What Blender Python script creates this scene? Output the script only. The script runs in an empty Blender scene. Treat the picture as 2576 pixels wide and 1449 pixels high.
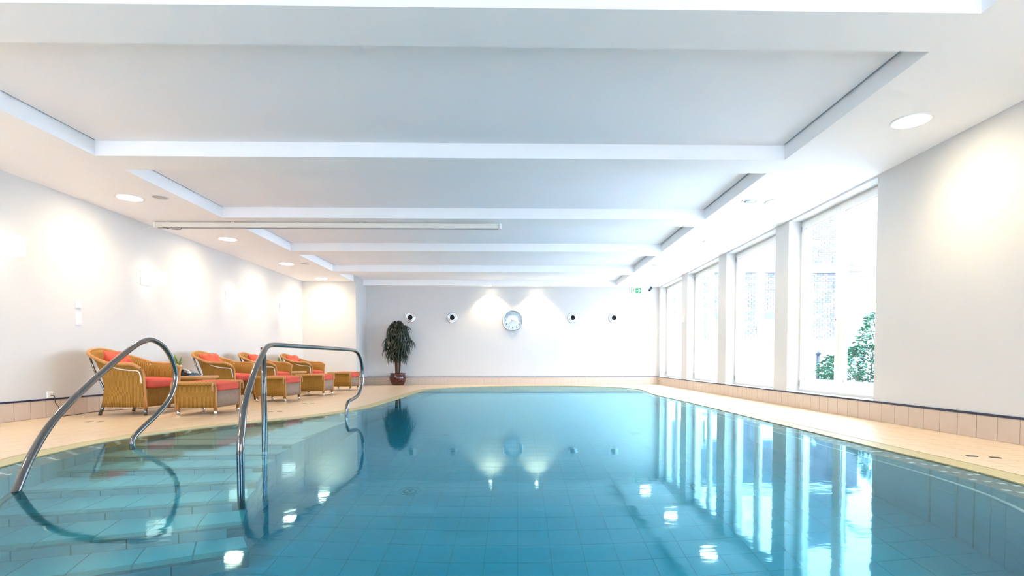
import bpy, bmesh, math, random
import numpy as np
from mathutils import Vector, Matrix, noise

random.seed(7)
PI = math.pi
scene = bpy.context.scene
C = scene.collection

# ------------------------------------------------------------------ camera
F_PX, CAM_H = 1360.0, 0.68
cd = bpy.data.cameras.new('camera')
cd.sensor_fit = 'HORIZONTAL'
cd.sensor_width = 36.0
cd.lens = F_PX / 2576 * 36.0
cd.shift_x = (1288 - 1321.75) / 2576
cd.shift_y = (949.74 - 724.5) / 2576
cd.clip_start, cd.clip_end = 0.02, 200
cam = bpy.data.objects.new('camera', cd)
C.objects.link(cam)
cam.location = (0, 0, CAM_H)
cam.rotation_euler = (math.radians(90 - 1.8), 0, math.radians(-1.0))
scene.camera = cam

# ------------------------------------------------------------------ world, exposure
w = bpy.data.worlds.new('overcast_sky')
scene.world = w
w.use_nodes = True
nt = w.node_tree
bg = nt.nodes['Background']
bg.inputs['Color'].default_value = (0.585, 0.745, 1.0, 1)
bg.inputs['Strength'].default_value = 3.9
scene.view_settings.view_transform = 'Standard'
scene.view_settings.look = 'None'
scene.view_settings.exposure = 2.3
scene.view_settings.gamma = 1.0
scene.view_settings.use_curve_mapping = False
scene.cycles.use_denoising = True
scene.cycles.max_bounces = 9
scene.cycles.diffuse_bounces = 5
scene.cycles.glossy_bounces = 4
scene.cycles.transmission_bounces = 6
scene.cycles.use_light_tree = False
scene.cycles.use_adaptive_sampling = True
scene.cycles.adaptive_threshold = 0.05
scene.cycles.sample_clamp_indirect = 8.0

WARM = (1.0, 0.76, 0.48)
SPOT_W = 16.0
BOX_W = 0.12

# ------------------------------------------------------------------ materials
MATS = {}


def principled(name, col, rough=0.5, metal=0.0, spec=0.5, noise_amt=0.0, noise_scale=20.0, bump=0.0,
               bump_scale=60.0, emit=None, emit_s=0.0, col2=None, coat=0.0):
    m = bpy.data.materials.new(name)
    m.use_nodes = True
    t = m.node_tree
    b = t.nodes['Principled BSDF']
    b.inputs['Base Color'].default_value = (*col, 1)
    b.inputs['Roughness'].default_value = rough
    b.inputs['Metallic'].default_value = metal
    b.inputs['Specular IOR Level'].default_value = spec
    b.inputs['Coat Weight'].default_value = coat
    tc = t.nodes.new('ShaderNodeTexCoord')
    if noise_amt > 0 or col2:
        n = t.nodes.new('ShaderNodeTexNoise')
        n.inputs['Scale'].default_value = noise_scale
        n.inputs['Detail'].default_value = 3
        t.links.new(tc.outputs['Object'], n.inputs['Vector'])
        r = t.nodes.new('ShaderNodeMix')
        r.data_type = 'RGBA'
        c2 = col2 or tuple(max(0, c * (1 - noise_amt)) for c in col)
        r.inputs['A'].default_value = (*col, 1)
        r.inputs['B'].default_value = (*c2, 1)
        t.links.new(n.outputs['Fac'], r.inputs['Factor'])
        t.links.new(r.outputs['Result'], b.inputs['Base Color'])
    if bump > 0:
        n2 = t.nodes.new('ShaderNodeTexNoise')
        n2.inputs['Scale'].default_value = bump_scale
        n2.inputs['Detail'].default_value = 4
        t.links.new(tc.outputs['Object'], n2.inputs['Vector'])
        bp = t.nodes.new('ShaderNodeBump')
        bp.inputs['Strength'].default_value = bump
        bp.inputs['Distance'].default_value = 0.004
        t.links.new(n2.outputs['Fac'], bp.inputs['Height'])
        t.links.new(bp.outputs['Normal'], b.inputs['Normal'])
    if emit:
        b.inputs['Emission Color'].default_value = (*emit, 1)
        b.inputs['Emission Strength'].default_value = emit_s
    MATS[name] = m
    return m


def weave_mat(name, col, dark, pitch_u=0.016, pitch_v=0.005, amt=0.7):
    """ribbed woven paper cord, driven by UVs measured in metres"""
    m = bpy.data.materials.new(name)
    m.use_nodes = True
    t = m.node_tree
    b = t.nodes['Principled BSDF']
    b.inputs['Roughness'].default_value = 0.62
    b.inputs['Specular IOR Level'].default_value = 0.25
    uv = t.nodes.new('ShaderNodeUVMap')
    sep = t.nodes.new('ShaderNodeSeparateXYZ')
    t.links.new(uv.outputs['UV'], sep.inputs[0])

    def wave(sock, pitch):
        a = t.nodes.new('ShaderNodeMath'); a.operation = 'MULTIPLY'
        a.inputs[1].default_value = 2 * PI / pitch
        t.links.new(sock, a.inputs[0])
        s = t.nodes.new('ShaderNodeMath'); s.operation = 'SINE'
        t.links.new(a.outputs[0], s.inputs[0])
        h = t.nodes.new('ShaderNodeMath'); h.operation = 'MULTIPLY_ADD'
        h.inputs[1].default_value = 0.5; h.inputs[2].default_value = 0.5
        t.links.new(s.outputs[0], h.inputs[0])
        return h.outputs[0]
    wu = wave(sep.outputs[0], pitch_u)
    wv = wave(sep.outputs[1], pitch_v)
    mm = t.nodes.new('ShaderNodeMath'); mm.operation = 'MULTIPLY_ADD'
    mm.inputs[1].default_value = 0.3
    t.links.new(wv, mm.inputs[0])
    sc = t.nodes.new('ShaderNodeMath'); sc.operation = 'MULTIPLY'; sc.inputs[1].default_value = 0.7
    t.links.new(wu, sc.inputs[0])
    t.links.new(sc.outputs[0], mm.inputs[2])
    nz = t.nodes.new('ShaderNodeTexNoise'); nz.inputs['Scale'].default_value = 9
    mx = t.nodes.new('ShaderNodeMix'); mx.data_type = 'RGBA'
    mx.inputs['A'].default_value = (*dark, 1)
    mx.inputs['B'].default_value = (*col, 1)
    pw = t.nodes.new('ShaderNodeMath'); pw.operation = 'POWER'; pw.inputs[1].default_value = amt
    t.links.new(mm.outputs[0], pw.inputs[0])
    t.links.new(pw.outputs[0], mx.inputs['Factor'])
    mx2 = t.nodes.new('ShaderNodeMix'); mx2.data_type = 'RGBA'; mx2.blend_type = 'MULTIPLY'
    mx2.inputs['Factor'].default_value = 0.35
    t.links.new(mx.outputs['Result'], mx2.inputs['A'])
    t.links.new(nz.outputs['Fac'], mx2.inputs['B'])
    t.links.new(mx2.outputs['Result'], b.inputs['Base Color'])
    bp = t.nodes.new('ShaderNodeBump'); bp.inputs['Strength'].default_value = 0.6
    bp.inputs['Distance'].default_value = 0.004
    t.links.new(mm.outputs[0], bp.inputs['Height'])
    t.links.new(bp.outputs['Normal'], b.inputs['Normal'])
    MATS[name] = m
    return m


principled('plaster', (0.65, 0.627, 0.605), 0.8, spec=0.2, noise_amt=0.02, noise_scale=3, bump=0.12, bump_scale=90)
principled('ceiling_paint', (0.95, 0.945, 0.945), 0.85, spec=0.15, noise_amt=0.015, noise_scale=4, bump=0.06, bump_scale=120)
principled('panel_paint', (0.93, 0.94, 0.97), 0.85, spec=0.15, noise_amt=0.03, noise_scale=2, bump=0.08, bump_scale=150)  # bluish tint stands in for blue light cast up from the water
principled('dark_panel', (0.30, 0.25, 0.22), 0.5, noise_amt=0.3, noise_scale=4)
principled('gap_dark', (0.05, 0.055, 0.06), 0.8)
principled('deck_tile', (0.73, 0.55, 0.365), 0.30, spec=0.5, noise_amt=0.06, noise_scale=6, bump=0.03, bump_scale=200)
principled('deck_grout', (0.52, 0.40, 0.29), 0.8, noise_amt=0.15)
principled('skirting_tile', (0.62, 0.49, 0.385), 0.35, noise_amt=0.06, noise_scale=8)
principled('skirting_cap', (0.03, 0.035, 0.07), 0.35, noise_amt=0.2)
principled('skirting_grout', (0.50, 0.40, 0.32), 0.8, noise_amt=0.1)
principled('grate', (0.50, 0.43, 0.22), 0.5, noise_amt=0.12, noise_scale=14)
principled('drain_brown', (0.30, 0.23, 0.17), 0.6, noise_amt=0.2)
principled('channel_dark', (0.035, 0.035, 0.035), 0.7, noise_amt=0.2)
principled('lip_tile', (0.22, 0.20, 0.19), 0.5, noise_amt=0.15, noise_scale=30)
principled('marker_tile', (0.88, 0.90, 0.88), 0.4, noise_amt=0.05)
principled('step_tile', (0.78, 0.82, 0.80), 0.35, noise_amt=0.04, noise_scale=7)
principled('pool_tile', (0.42, 0.58, 0.63), 0.35, noise_amt=0.05, noise_scale=7)
principled('pool_grout', (0.46, 0.47, 0.45), 0.8, noise_amt=0.2)
principled('nosing_tile', (0.60, 0.60, 0.57), 0.6, noise_amt=0.2, noise_scale=60)
principled('steel', (0.20, 0.197, 0.193), 0.13, metal=1.0, noise_amt=0.04, noise_scale=30)
principled('chrome', (0.80, 0.82, 0.84), 0.12, metal=1.0, noise_amt=0.03)
principled('cream_tube', (0.75, 0.70, 0.60), 0.3, metal=0.3, noise_amt=0.05)
principled('white_plastic', (0.85, 0.84, 0.82), 0.4, noise_amt=0.03)
principled('cream_plastic', (0.82, 0.77, 0.68), 0.45, noise_amt=0.03)
principled('frame_paint', (0.83, 0.81, 0.76), 0.35, noise_amt=0.03)
principled('sill_stone', (0.82, 0.83, 0.84), 0.25, noise_amt=0.05, noise_scale=30)
principled('black', (0.004, 0.004, 0.005), 0.7, noise_amt=0.2)
principled('black_plastic', (0.02, 0.02, 0.025), 0.22, noise_amt=0.1)
principled('grey_plastic', (0.28, 0.30, 0.32), 0.35, noise_amt=0.08)
principled('cushion_fabric', (0.66, 0.10, 0.065), 0.75, spec=0.2, noise_amt=0.14, noise_scale=9, bump=0.25, bump_scale=220)
principled('pillow_fabric', (0.74, 0.125, 0.07), 0.75, spec=0.2, noise_amt=0.14, noise_scale=9, bump=0.25, bump_scale=220)
principled('wicker_rim', (0.60, 0.28, 0.085), 0.55, noise_amt=0.35, noise_scale=90, bump=0.8, bump_scale=160)
principled('wicker_leg', (0.48, 0.20, 0.045), 0.55, noise_amt=0.3, noise_scale=80, bump=0.6, bump_scale=160)
principled('glazed_pot', (0.06, 0.007, 0.005), 0.14, noise_amt=0.2, noise_scale=5, coat=0.5)
principled('soil', (0.03, 0.02, 0.012), 0.9, noise_amt=0.4, noise_scale=50)
principled('palm_trunk', (0.11, 0.055, 0.025), 0.8, noise_amt=0.5, noise_scale=60, bump=0.8, bump_scale=60)
principled('palm_leaf', (0.012, 0.027, 0.011), 0.38, noise_amt=0.4, noise_scale=12)
principled('spiky_leaf', (0.22, 0.34, 0.05), 0.45, noise_amt=0.45, noise_scale=20)
principled('shrub_leaf', (0.05, 0.16, 0.075), 0.45, noise_amt=0.5, noise_scale=7)
principled('shrub_stem', (0.12, 0.09, 0.05), 0.8, noise_amt=0.3)
principled('brick_a', (0.15, 0.125, 0.125), 0.85, noise_amt=0.25, noise_scale=5)
principled('brick_b', (0.11, 0.10, 0.105), 0.85, noise_amt=0.25, noise_scale=5)
principled('brick_c', (0.20, 0.165, 0.16), 0.85, noise_amt=0.25, noise_scale=5)
principled('mortar', (0.5, 0.49, 0.48), 0.9, noise_amt=0.1)
principled('white_render', (0.88, 0.88, 0.87), 0.85, noise_amt=0.05)
principled('stone_band', (0.12, 0.12, 0.125), 0.8, noise_amt=0.2)
principled('paving', (0.70, 0.69, 0.68), 0.8, noise_amt=0.08)
principled('facade_glass', (0.70, 0.76, 0.80), 0.2, noise_amt=0.1)
principled('facade_dark', (0.08, 0.085, 0.11), 0.6, noise_amt=0.2)
principled('lamp_metal', (0.05, 0.07, 0.085), 0.5, noise_amt=0.2)
principled('light_disc', (0.9, 0.88, 0.84), 0.4, emit=(1.0, 0.86, 0.62), emit_s=16.0, noise_amt=0.01)
principled('bulb_glass', (0.9, 0.88, 0.84), 0.4, emit=(1.0, 0.86, 0.66), emit_s=0.7, noise_amt=0.01)
principled('shade_glass', (0.9, 0.88, 0.85), 0.4, emit=(1.0, 0.90, 0.78), emit_s=0.42, noise_amt=0.01)
principled('sign_white', (0.85, 0.87, 0.85), 0.4, emit=(0.95, 1.0, 0.96), emit_s=0.1, noise_amt=0.02)
principled('sign_green', (0.0, 0.16, 0.06), 0.5, emit=(0.0, 0.5, 0.2), emit_s=0.15, noise_amt=0.02)
principled('clock_face', (0.56, 0.66, 0.72), 0.35, noise_amt=0.04)
principled('wire', (0.05, 0.045, 0.04), 0.5, noise_amt=0.1)
principled('ring_metal', (0.30, 0.33, 0.33), 0.35, metal=0.4, noise_amt=0.1)
principled('grey_cloth', (0.62, 0.60, 0.57), 0.7, noise_amt=0.25, noise_scale=400)
principled('table_glass', (0.35, 0.36, 0.33), 0.06, noise_amt=0.03, coat=0.5)
principled('white_glaze', (0.84, 0.86, 0.87), 0.2, noise_amt=0.03)
principled('phone_silver', (0.55, 0.56, 0.58), 0.25, metal=0.6, noise_amt=0.05)
weave_mat('wicker', (0.58, 0.30, 0.055), (0.20, 0.085, 0.010))
weave_mat('wicker_inner', (0.66, 0.31, 0.10), (0.30, 0.12, 0.03))
weave_mat('wicker_grey', (0.47, 0.31, 0.21), (0.26, 0.16, 0.10), pitch_u=0.008, pitch_v=0.006)


def mk_glass():
    m = bpy.data.materials.new('window_glass')
    m.use_nodes = True
    t = m.node_tree
    t.nodes.remove(t.nodes['Principled BSDF'])
    out = t.nodes['Material Output']
    tr = t.nodes.new('ShaderNodeBsdfTransparent'); tr.inputs['Color'].default_value = (0.95, 0.985, 0.99, 1)
    gl = t.nodes.new('ShaderNodeBsdfGlossy'); gl.inputs['Roughness'].default_value = 0.0
    fr = t.nodes.new('ShaderNodeFresnel'); fr.inputs['IOR'].default_value = 1.35
    mx = t.nodes.new('ShaderNodeMixShader')
    ge = t.nodes.new('ShaderNodeNewGeometry')
    iv = t.nodes.new('ShaderNodeMath'); iv.operation = 'SUBTRACT'; iv.inputs[0].default_value = 1.0
    t.links.new(ge.outputs['Backfacing'], iv.inputs[1])
    ml = t.nodes.new('ShaderNodeMath'); ml.operation = 'MULTIPLY'
    t.links.new(fr.outputs[0], ml.inputs[0]); t.links.new(iv.outputs[0], ml.inputs[1])
    t.links.new(ml.outputs[0], mx.inputs[0]); t.links.new(tr.outputs[0], mx.inputs[1])
    t.links.new(gl.outputs[0], mx.inputs[2]); t.links.new(mx.outputs[0], out.inputs['Surface'])
    MATS['window_glass'] = m


def mk_water():
    m = bpy.data.materials.new('pool_water')
    m.use_nodes = True
    t = m.node_tree
    t.nodes.remove(t.nodes['Principled BSDF'])
    out = t.nodes['Material Output']
    tc = t.nodes.new('ShaderNodeTexCoord')
    mp = t.nodes.new('ShaderNodeMapping'); mp.inputs['Scale'].default_value = (1.0, 1.6, 1.0)
    t.links.new(tc.outputs['Object'], mp.inputs['Vector'])
    n1 = t.nodes.new('ShaderNodeTexNoise'); n1.inputs['Scale'].default_value = 5.5; n1.inputs['Detail'].default_value = 3
    t.links.new(mp.outputs[0], n1.inputs['Vector'])
    bp = t.nodes.new('ShaderNodeBump'); bp.inputs['Strength'].default_value = 1.0
    bp.inputs['Distance'].default_value = 0.0007
    sp = t.nodes.new('ShaderNodeSeparateXYZ'); t.links.new(tc.outputs['Object'], sp.inputs[0])
    mr = t.nodes.new('ShaderNodeMapRange'); mr.interpolation_type = 'SMOOTHSTEP'
    mr.inputs['From Min'].default_value = 2.6; mr.inputs['From Max'].default_value = 6.0
    mr.inputs['To Min'].default_value = 1.0; mr.inputs['To Max'].default_value = 0.12
    t.links.new(sp.outputs['Y'], mr.inputs['Value'])
    am = t.nodes.new('ShaderNodeMath'); am.operation = 'MULTIPLY'
    t.links.new(n1.outputs['Fac'], am.inputs[0]); t.links.new(mr.outputs['Result'], am.inputs[1])
    t.links.new(am.outputs[0], bp.inputs['Height'])
    fr = t.nodes.new('ShaderNodeFresnel'); fr.inputs['IOR'].default_value = 1.333
    rf = t.nodes.new('ShaderNodeBsdfRefraction'); rf.inputs['IOR'].default_value = 1.333
    rf.inputs['Roughness'].default_value = 0.0
    gl = t.nodes.new('ShaderNodeBsdfGlossy'); gl.inputs['Roughness'].default_value = 0.045
    gl.inputs['Color'].default_value = (0.54, 0.91, 1.0, 1)
    t.links.new(bp.outputs['Normal'], gl.inputs['Normal'])
    mx = t.nodes.new('ShaderNodeMixShader')
    t.links.new(fr.outputs[0], mx.inputs[0]); t.links.new(rf.outputs[0], mx.inputs[1])
    t.links.new(gl.outputs[0], mx.inputs[2]); t.links.new(mx.outputs[0], out.inputs['Surface'])
    va = t.nodes.new('ShaderNodeVolumeAbsorption')
    va.inputs['Color'].default_value = (0.0, 0.89, 0.985, 1)
    va.inputs['Density'].default_value = 1.0
    t.links.new(va.outputs[0], out.inputs['Volume'])
    MATS['pool_water'] = m


mk_glass()
mk_water()


# ------------------------------------------------------------------ mesh helpers
def box(bm, x0, x1, y0, y1, z0, z1):
    vs = [bm.verts.new(p) for p in ((x0, y0, z0), (x1, y0, z0), (x1, y1, z0), (x0, y1, z0),
                                    (x0, y0, z1), (x1, y0, z1), (x1, y1, z1), (x0, y1, z1))]
    for f in ((3, 2, 1, 0), (4, 5, 6, 7), (0, 1, 5, 4), (1, 2, 6, 5), (2, 3, 7, 6), (3, 0, 4, 7)):
        bm.faces.new([vs[i] for i in f])
    return vs


def rbox(bm, x0, x1, y0, y1, z0, z1, r=0.005, seg=2):
    vs = box(bm, x0, x1, y0, y1, z0, z1)
    es = list({e for v in vs for e in v.link_edges})
    bmesh.ops.bevel(bm, geom=es, offset=r, segments=seg, affect='EDGES', profile=0.5)


def prism(bm, poly, z0, z1):
    """vertical prism of a plan polygon (any order)"""
    a = sum(poly[i][0] * poly[(i + 1) % len(poly)][1] - poly[(i + 1) % len(poly)][0] * poly[i][1] for i in range(len(poly)))
    if a < 0:
        poly = poly[::-1]
    lo = [bm.verts.new((p[0], p[1], z0)) for p in poly]
    hi = [bm.verts.new((p[0], p[1], z1)) for p in poly]
    n = len(poly)
    bm.faces.new(lo[::-1]); bm.faces.new(hi)
    for i in range(n):
        bm.faces.new((lo[i], lo[(i + 1) % n], hi[(i + 1) % n], hi[i]))


def smooth_path(pts, n=8, closed=False):
    P = [Vector(p) for p in pts]
    out = []
    m = len(P)
    rng = m if closed else m - 1
    for i in range(rng):
        p1, p2 = P[i], P[(i + 1) % m]
        p0 = P[(i - 1) % m] if (closed or i > 0) else p1 * 2 - p2
        p3 = P[(i + 2) % m] if (closed or i + 2 < m) else p2 * 2 - p1
        for k in range(n):
            t = k / n
            out.append(0.5 * ((2 * p1) + (p2 - p0) * t + (2 * p0 - 5 * p1 + 4 * p2 - p3) * t * t + (3 * p1 - p0 - 3 * p2 + p3) * t ** 3))
    if not closed:
        out.append(P[-1])
    return out


def tube(bm, path, r, sides=10, closed=False, caps=True, rfun=None):
    P = [Vector(p) for p in path]
    n = len(P)
    T = []
    for i in range(n):
        a = P[(i - 1) % n] if (closed or i > 0) else P[i]
        b = P[(i + 1) % n] if (closed or i < n - 1) else P[i]
        d = b - a
        T.append(d.normalized() if d.length > 1e-9 else Vector((0, 0, 1)))
    ref = Vector((0, 0, 1)) if abs(T[0].z) < 0.9 else Vector((1, 0, 0))
    nv = (ref - T[0] * ref.dot(T[0])).normalized()
    rings = []
    for i in range(n):
        nv = nv - T[i] * nv.dot(T[i])
        nv = nv.normalized() if nv.length > 1e-6 else T[i].orthogonal().normalized()
        bv = T[i].cross(nv)
        rr = rfun(i / max(1, n - 1)) if rfun else r
        rings.append([bm.verts.new(P[i] + (nv * math.cos(2 * PI * k / sides) + bv * math.sin(2 * PI * k / sides)) * rr) for k in range(sides)])
    m = n if closed else n - 1
    for i in range(m):
        A, B = rings[i], rings[(i + 1) % n]
        for k in range(sides):
            f = bm.faces.new((A[k], A[(k + 1) % sides], B[(k + 1) % sides], B[k]))
            f.smooth = True
    if caps and not closed:
        bm.faces.new(rings[0][::-1]); bm.faces.new(rings[-1])


def lathe(bm, prof, seg=24, cx=0, cy=0, capb=True, capt=True, axis='Z'):
    rings = []
    for r, z in prof:
        rings.append([bm.verts.new((cx + r * math.cos(2 * PI * k / seg), cy + r * math.sin(2 * PI * k / seg), z)) for k in range(seg)])
    for a, b in zip(rings, rings[1:]):
        for k in range(seg):
            f = bm.faces.new((a[k], a[(k + 1) % seg], b[(k + 1) % seg], b[k]))
            f.smooth = True
    if capb:
        bm.faces.new(rings[0][::-1])
    if capt:
        bm.faces.new(rings[-1])


def grid_uv(bm, rows, closed=False, flip=False):
    """surface from rows of points; UV in metres (u along a row, v across rows)"""
    uvl = bm.loops.layers.uv.verify()
    V = [[bm.verts.new(p) for p in r] for r in rows]
    mid = len(rows) // 2
    U = [0.0]
    R = rows[mid]
    for i in range(1, len(R)):
        U.append(U[-1] + (Vector(R[i]) - Vector(R[i - 1])).length)
    Vv = [[0.0] for _ in R]
    vcol = [0.0]
    for j in range(1, len(rows)):
        vcol.append(vcol[-1] + (Vector(rows[j][len(R) // 2]) - Vector(rows[j - 1][len(R) // 2])).length)
    for j in range(len(rows) - 1):
        for i in range(len(R) - 1):
            q = [(j, i), (j, i + 1), (j + 1, i + 1), (j + 1, i)]
            if flip:
                q = q[::-1]
            f = bm.faces.new([V[a][b] for a, b in q])
            f.smooth = True
            for lp, (a, b) in zip(f.loops, q):
                lp[uvl].uv = (U[b], vcol[a])


def uv_box(bm):
    """box-projected UVs in metres"""
    uvl = bm.loops.layers.uv.verify()
    bm.normal_update()
    for f in bm.faces:
        n = f.normal
        ax = max(range(3), key=lambda i: abs(n[i]))
        for lp in f.loops:
            c = lp.vert.co
            lp[uvl].uv = ((c.y, c.z) if ax == 0 else (c.x, c.z) if ax == 1 else (c.x, c.y))


def to_mesh(bm, name):
    me = bpy.data.meshes.new(name)
    bm.normal_update()
    bm.to_mesh(me)
    bm.free()
    return me


def obj(name, bm, mat, parent=None, loc=(0, 0, 0), rot=(0, 0, 0)):
    me = to_mesh(bm, name) if isinstance(bm, bmesh.types.BMesh) else bm
    if mat and not me.materials:
        me.materials.append(MATS[mat])
    o = bpy.data.objects.new(name, me)
    C.objects.link(o)
    o.location = loc
    o.rotation_euler = rot
    if parent:
        o.parent = parent
    return o


def tag(o, label=None, cat=None, group=None, kind=None):
    if label: o['label'] = label
    if cat: o['category'] = cat
    if group: o['group'] = group
    if kind: o['kind'] = kind
    return o


def empty(name, loc=(0, 0, 0), rz=0.0):
    o = bpy.data.objects.new(name, None)
    C.objects.link(o)
    o.location = loc
    o.rotation_euler = (0, 0, rz)
    o.empty_display_size = 0.1
    return o


def copy_tree(o, parent=None):
    c = o.copy()
    if o.type == 'LIGHT':
        c.data = o.data
    C.objects.link(c)
    c.parent = parent
    for ch in list(o.children):
        copy_tree(ch, c)
    return c


def newbm():
    return bmesh.new()


def boxobj(name, b, mat, parent=None, r=0):
    bm = newbm()
    if r:
        rbox(bm, *b, r=r)
    else:
        box(bm, *b)
    return obj(name, bm, mat, parent)


CY, SY = math.cos(math.radians(-1)), math.sin(math.radians(-1))


def to_px(p):
    """plain pinhole estimate, only used to rank pieces by how large they show"""
    if p[1] < 0.3:
        return None
    return 1298 + F_PX * p[0] / p[1], 907 - F_PX * (p[2] - CAM_H) / p[1]


def in_view(p, m=60):
    q = to_px(p)
    return bool(q) and -m < q[0] < 2576 + m and -m < q[1] < 1449 + m


def pieces(parent, name, me, mats, items, limit=300, stuff_name=None):
    """items: list of (Matrix, position, mesh-or-None). The pieces that show largest become parts,
    the others are joined into one 'stuff' part."""
    def score(it):
        p = it[1]
        return (0 if in_view(p) else 1, p[1] * p[1] + 0.3 * p[0] * p[0])
    items = sorted(items, key=score)
    for M, p, own in items[:limit]:
        d = own or me
        if not d.materials:
            d.materials.append(MATS[mats])
        o = bpy.data.objects.new(name, d)
        C.objects.link(o)
        o.parent = parent
        o.matrix_local = M
    rest = items[limit:]
    if rest:
        vs, fs, off = [], [], 0
        cache = {}
        for M, p, own in rest:
            d = own or me
            if d.name not in cache:
                co = np.empty(len(d.vertices) * 3); d.vertices.foreach_get('co', co)
                cache[d.name] = (co.reshape(-1, 3), [tuple(f.vertices) for f in d.polygons])
            co, ff = cache[d.name]
            A = np.array(M)
            vs.append(co @ A[:3, :3].T + A[:3, 3])
            fs.extend(tuple(i + off for i in f) for f in ff)
            off += len(co)
        mm = bpy.data.meshes.new(stuff_name or name + '_field')
        mm.from_pydata(np.concatenate(vs).tolist(), [], fs)
        mm.materials.append(MATS[mats])
        o = bpy.data.objects.new(stuff_name or name + '_field', mm)
        C.objects.link(o)
        o.parent = parent
        o['kind'] = 'stuff'


def open_box_mesh(name, sx, sy, sz, mat):
    """box centred in x,y with its top at z=0 and no bottom face"""
    bm = newbm()
    box(bm, -sx / 2, sx / 2, -sy / 2, sy / 2, -sz, 0)
    bm.normal_update()
    bmesh.ops.delete(bm, geom=[f for f in bm.faces if f.normal.z < -0.9], context='FACES')
    me = to_mesh(bm, name)
    me.materials.append(MATS[mat])
    return me


def frame(px, py, pz, xdir, ydir):
    x = Vector(xdir).normalized(); y = Vector(ydir).normalized(); z = x.cross(y)
    return Matrix(((x.x, y.x, z.x, px), (x.y, y.y, z.y, py), (x.z, y.z, z.z, pz), (0, 0, 0, 1)))


# ------------------------------------------------------------------ room dimensions
XL, XR = -5.62, 4.06
YN, YF, YNICHE, XNICHE = -1.3, 15.38, 14.38, -4.22
ZS, ZP, ZT = 2.76, 2.91, 3.2          # soffit, coffer panel, top of slab
CXL, CXR = -4.27, 2.79                # coffer sides
W0, WPITCH, WW = 6.06, 2.385, 1.97    # windows: first near jamb, pitch, opening
ZSILL, ZHEAD = 0.225, 2.735
XFR = 4.235                           # inner face of the window frames
WINS = [(W0 + i * WPITCH, W0 + i * WPITCH + WW) for i in range(4)]

# ------------------------------------------------------------------ pool outline (outer edge of the overflow grate)
ctrl = [(3.0, 3.2), (3.0, 4.2), (3.0, 5.4), (3.0, 6.6), (3.0, 7.8), (2.99, 9.0), (2.95, 10.2), (2.97, 11.2), (3.08, 12.1),
        (3.06, 12.9), (2.80, 13.6), (2.30, 14.2), (1.55, 14.6), (0.7, 14.75), (-0.3, 14.6), (-1.2, 14.2), (-1.85, 13.6),
        (-2.18, 12.9), (-2.28, 12.0), (-2.28, 10.5), (-2.28, 9.1), (-2.34, 7.7), (-2.60, 6.75), (-3.12, 5.98), (-3.46, 5.30),
        (-3.60, 4.7), (-3.61, 4.2), (-3.53, 3.7), (-3.36, 3.1), (-3.02, 2.4), (-2.5, 1.7), (-1.8, 1.05), (-0.9, 0.62), (0.0, 0.5),
        (0.9, 0.62), (1.8, 1.05), (2.5, 1.75), (2.87, 2.5)]
raw = [Vector((p[0], p[1])) for p in smooth_path([(x, y, 0) for x, y in ctrl], 24, closed=True)]
cum = [0.0]
for i in range(len(raw)):
    cum.append(cum[-1] + (raw[(i + 1) % len(raw)] - raw[i]).length)
NP = int(cum[-1] / 0.05)
EDGE = []
j = 0
for k in range(NP):
    s = cum[-1] * k / NP
    while cum[j + 1] < s:
        j += 1
    t = (s - cum[j]) / (cum[j + 1] - cum[j])
    EDGE.append(raw[j].lerp(raw[(j + 1) % len(raw)], t))
TAN = [(EDGE[(i + 2) % NP] - EDGE[(i - 2) % NP]).normalized() for i in range(NP)]
INW = [Vector((-t.y, t.x)) for t in TAN]      # outline runs counter-clockwise: left is inside
CURV = [abs(TAN[(i + 6) % NP].angle_signed(TAN[(i - 6) % NP])) / 0.6 for i in range(NP)]
EA = np.array([(p.x, p.y) for p in EDGE])
IA = np.array([(p.x, p.y) for p in INW])


def off(d):
    return [EDGE[i] + INW[i] * d for i in range(NP)]


def sdist(x, y):
    """signed distance to the outer edge, positive inside the pool"""
    d = EA - (x, y)
    i = int(np.argmin((d * d).sum(1)))
    return float(-(d[i] @ IA[i])), i


GRATE_W, LIP_W = 0.17, 0.19
ZW, ZLIP, ZPF = -0.008, -0.034, -1.37


def strip(bm, A, za, B, zb, flip=False):
    n = len(A)
    va = [bm.verts.new((p.x, p.y, za)) for p in A]
    vb = [bm.verts.new((p.x, p.y, zb)) for p in B]
    for i in range(n):
        k = (i + 1) % n
        q = (va[i], va[k], vb[k], vb[i])
        bm.faces.new(q[::-1] if flip else q)


def fill_poly(bm, loops, z, up=True):
    es = []
    for L in loops:
        vs = [bm.verts.new((p[0], p[1], z)) for p in L]
        es += [bm.edges.new((vs[i], vs[(i + 1) % len(vs)])) for i in range(len(vs))]
    r = bmesh.ops.triangle_fill(bm, use_beauty=True, use_dissolve=False, edges=es)
    fs = [g for g in r['geom'] if isinstance(g, bmesh.types.BMFace)]
    for f in fs:
        f.normal_update()
        if (f.normal.z < 0) == up:
            f.normal_flip()


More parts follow.
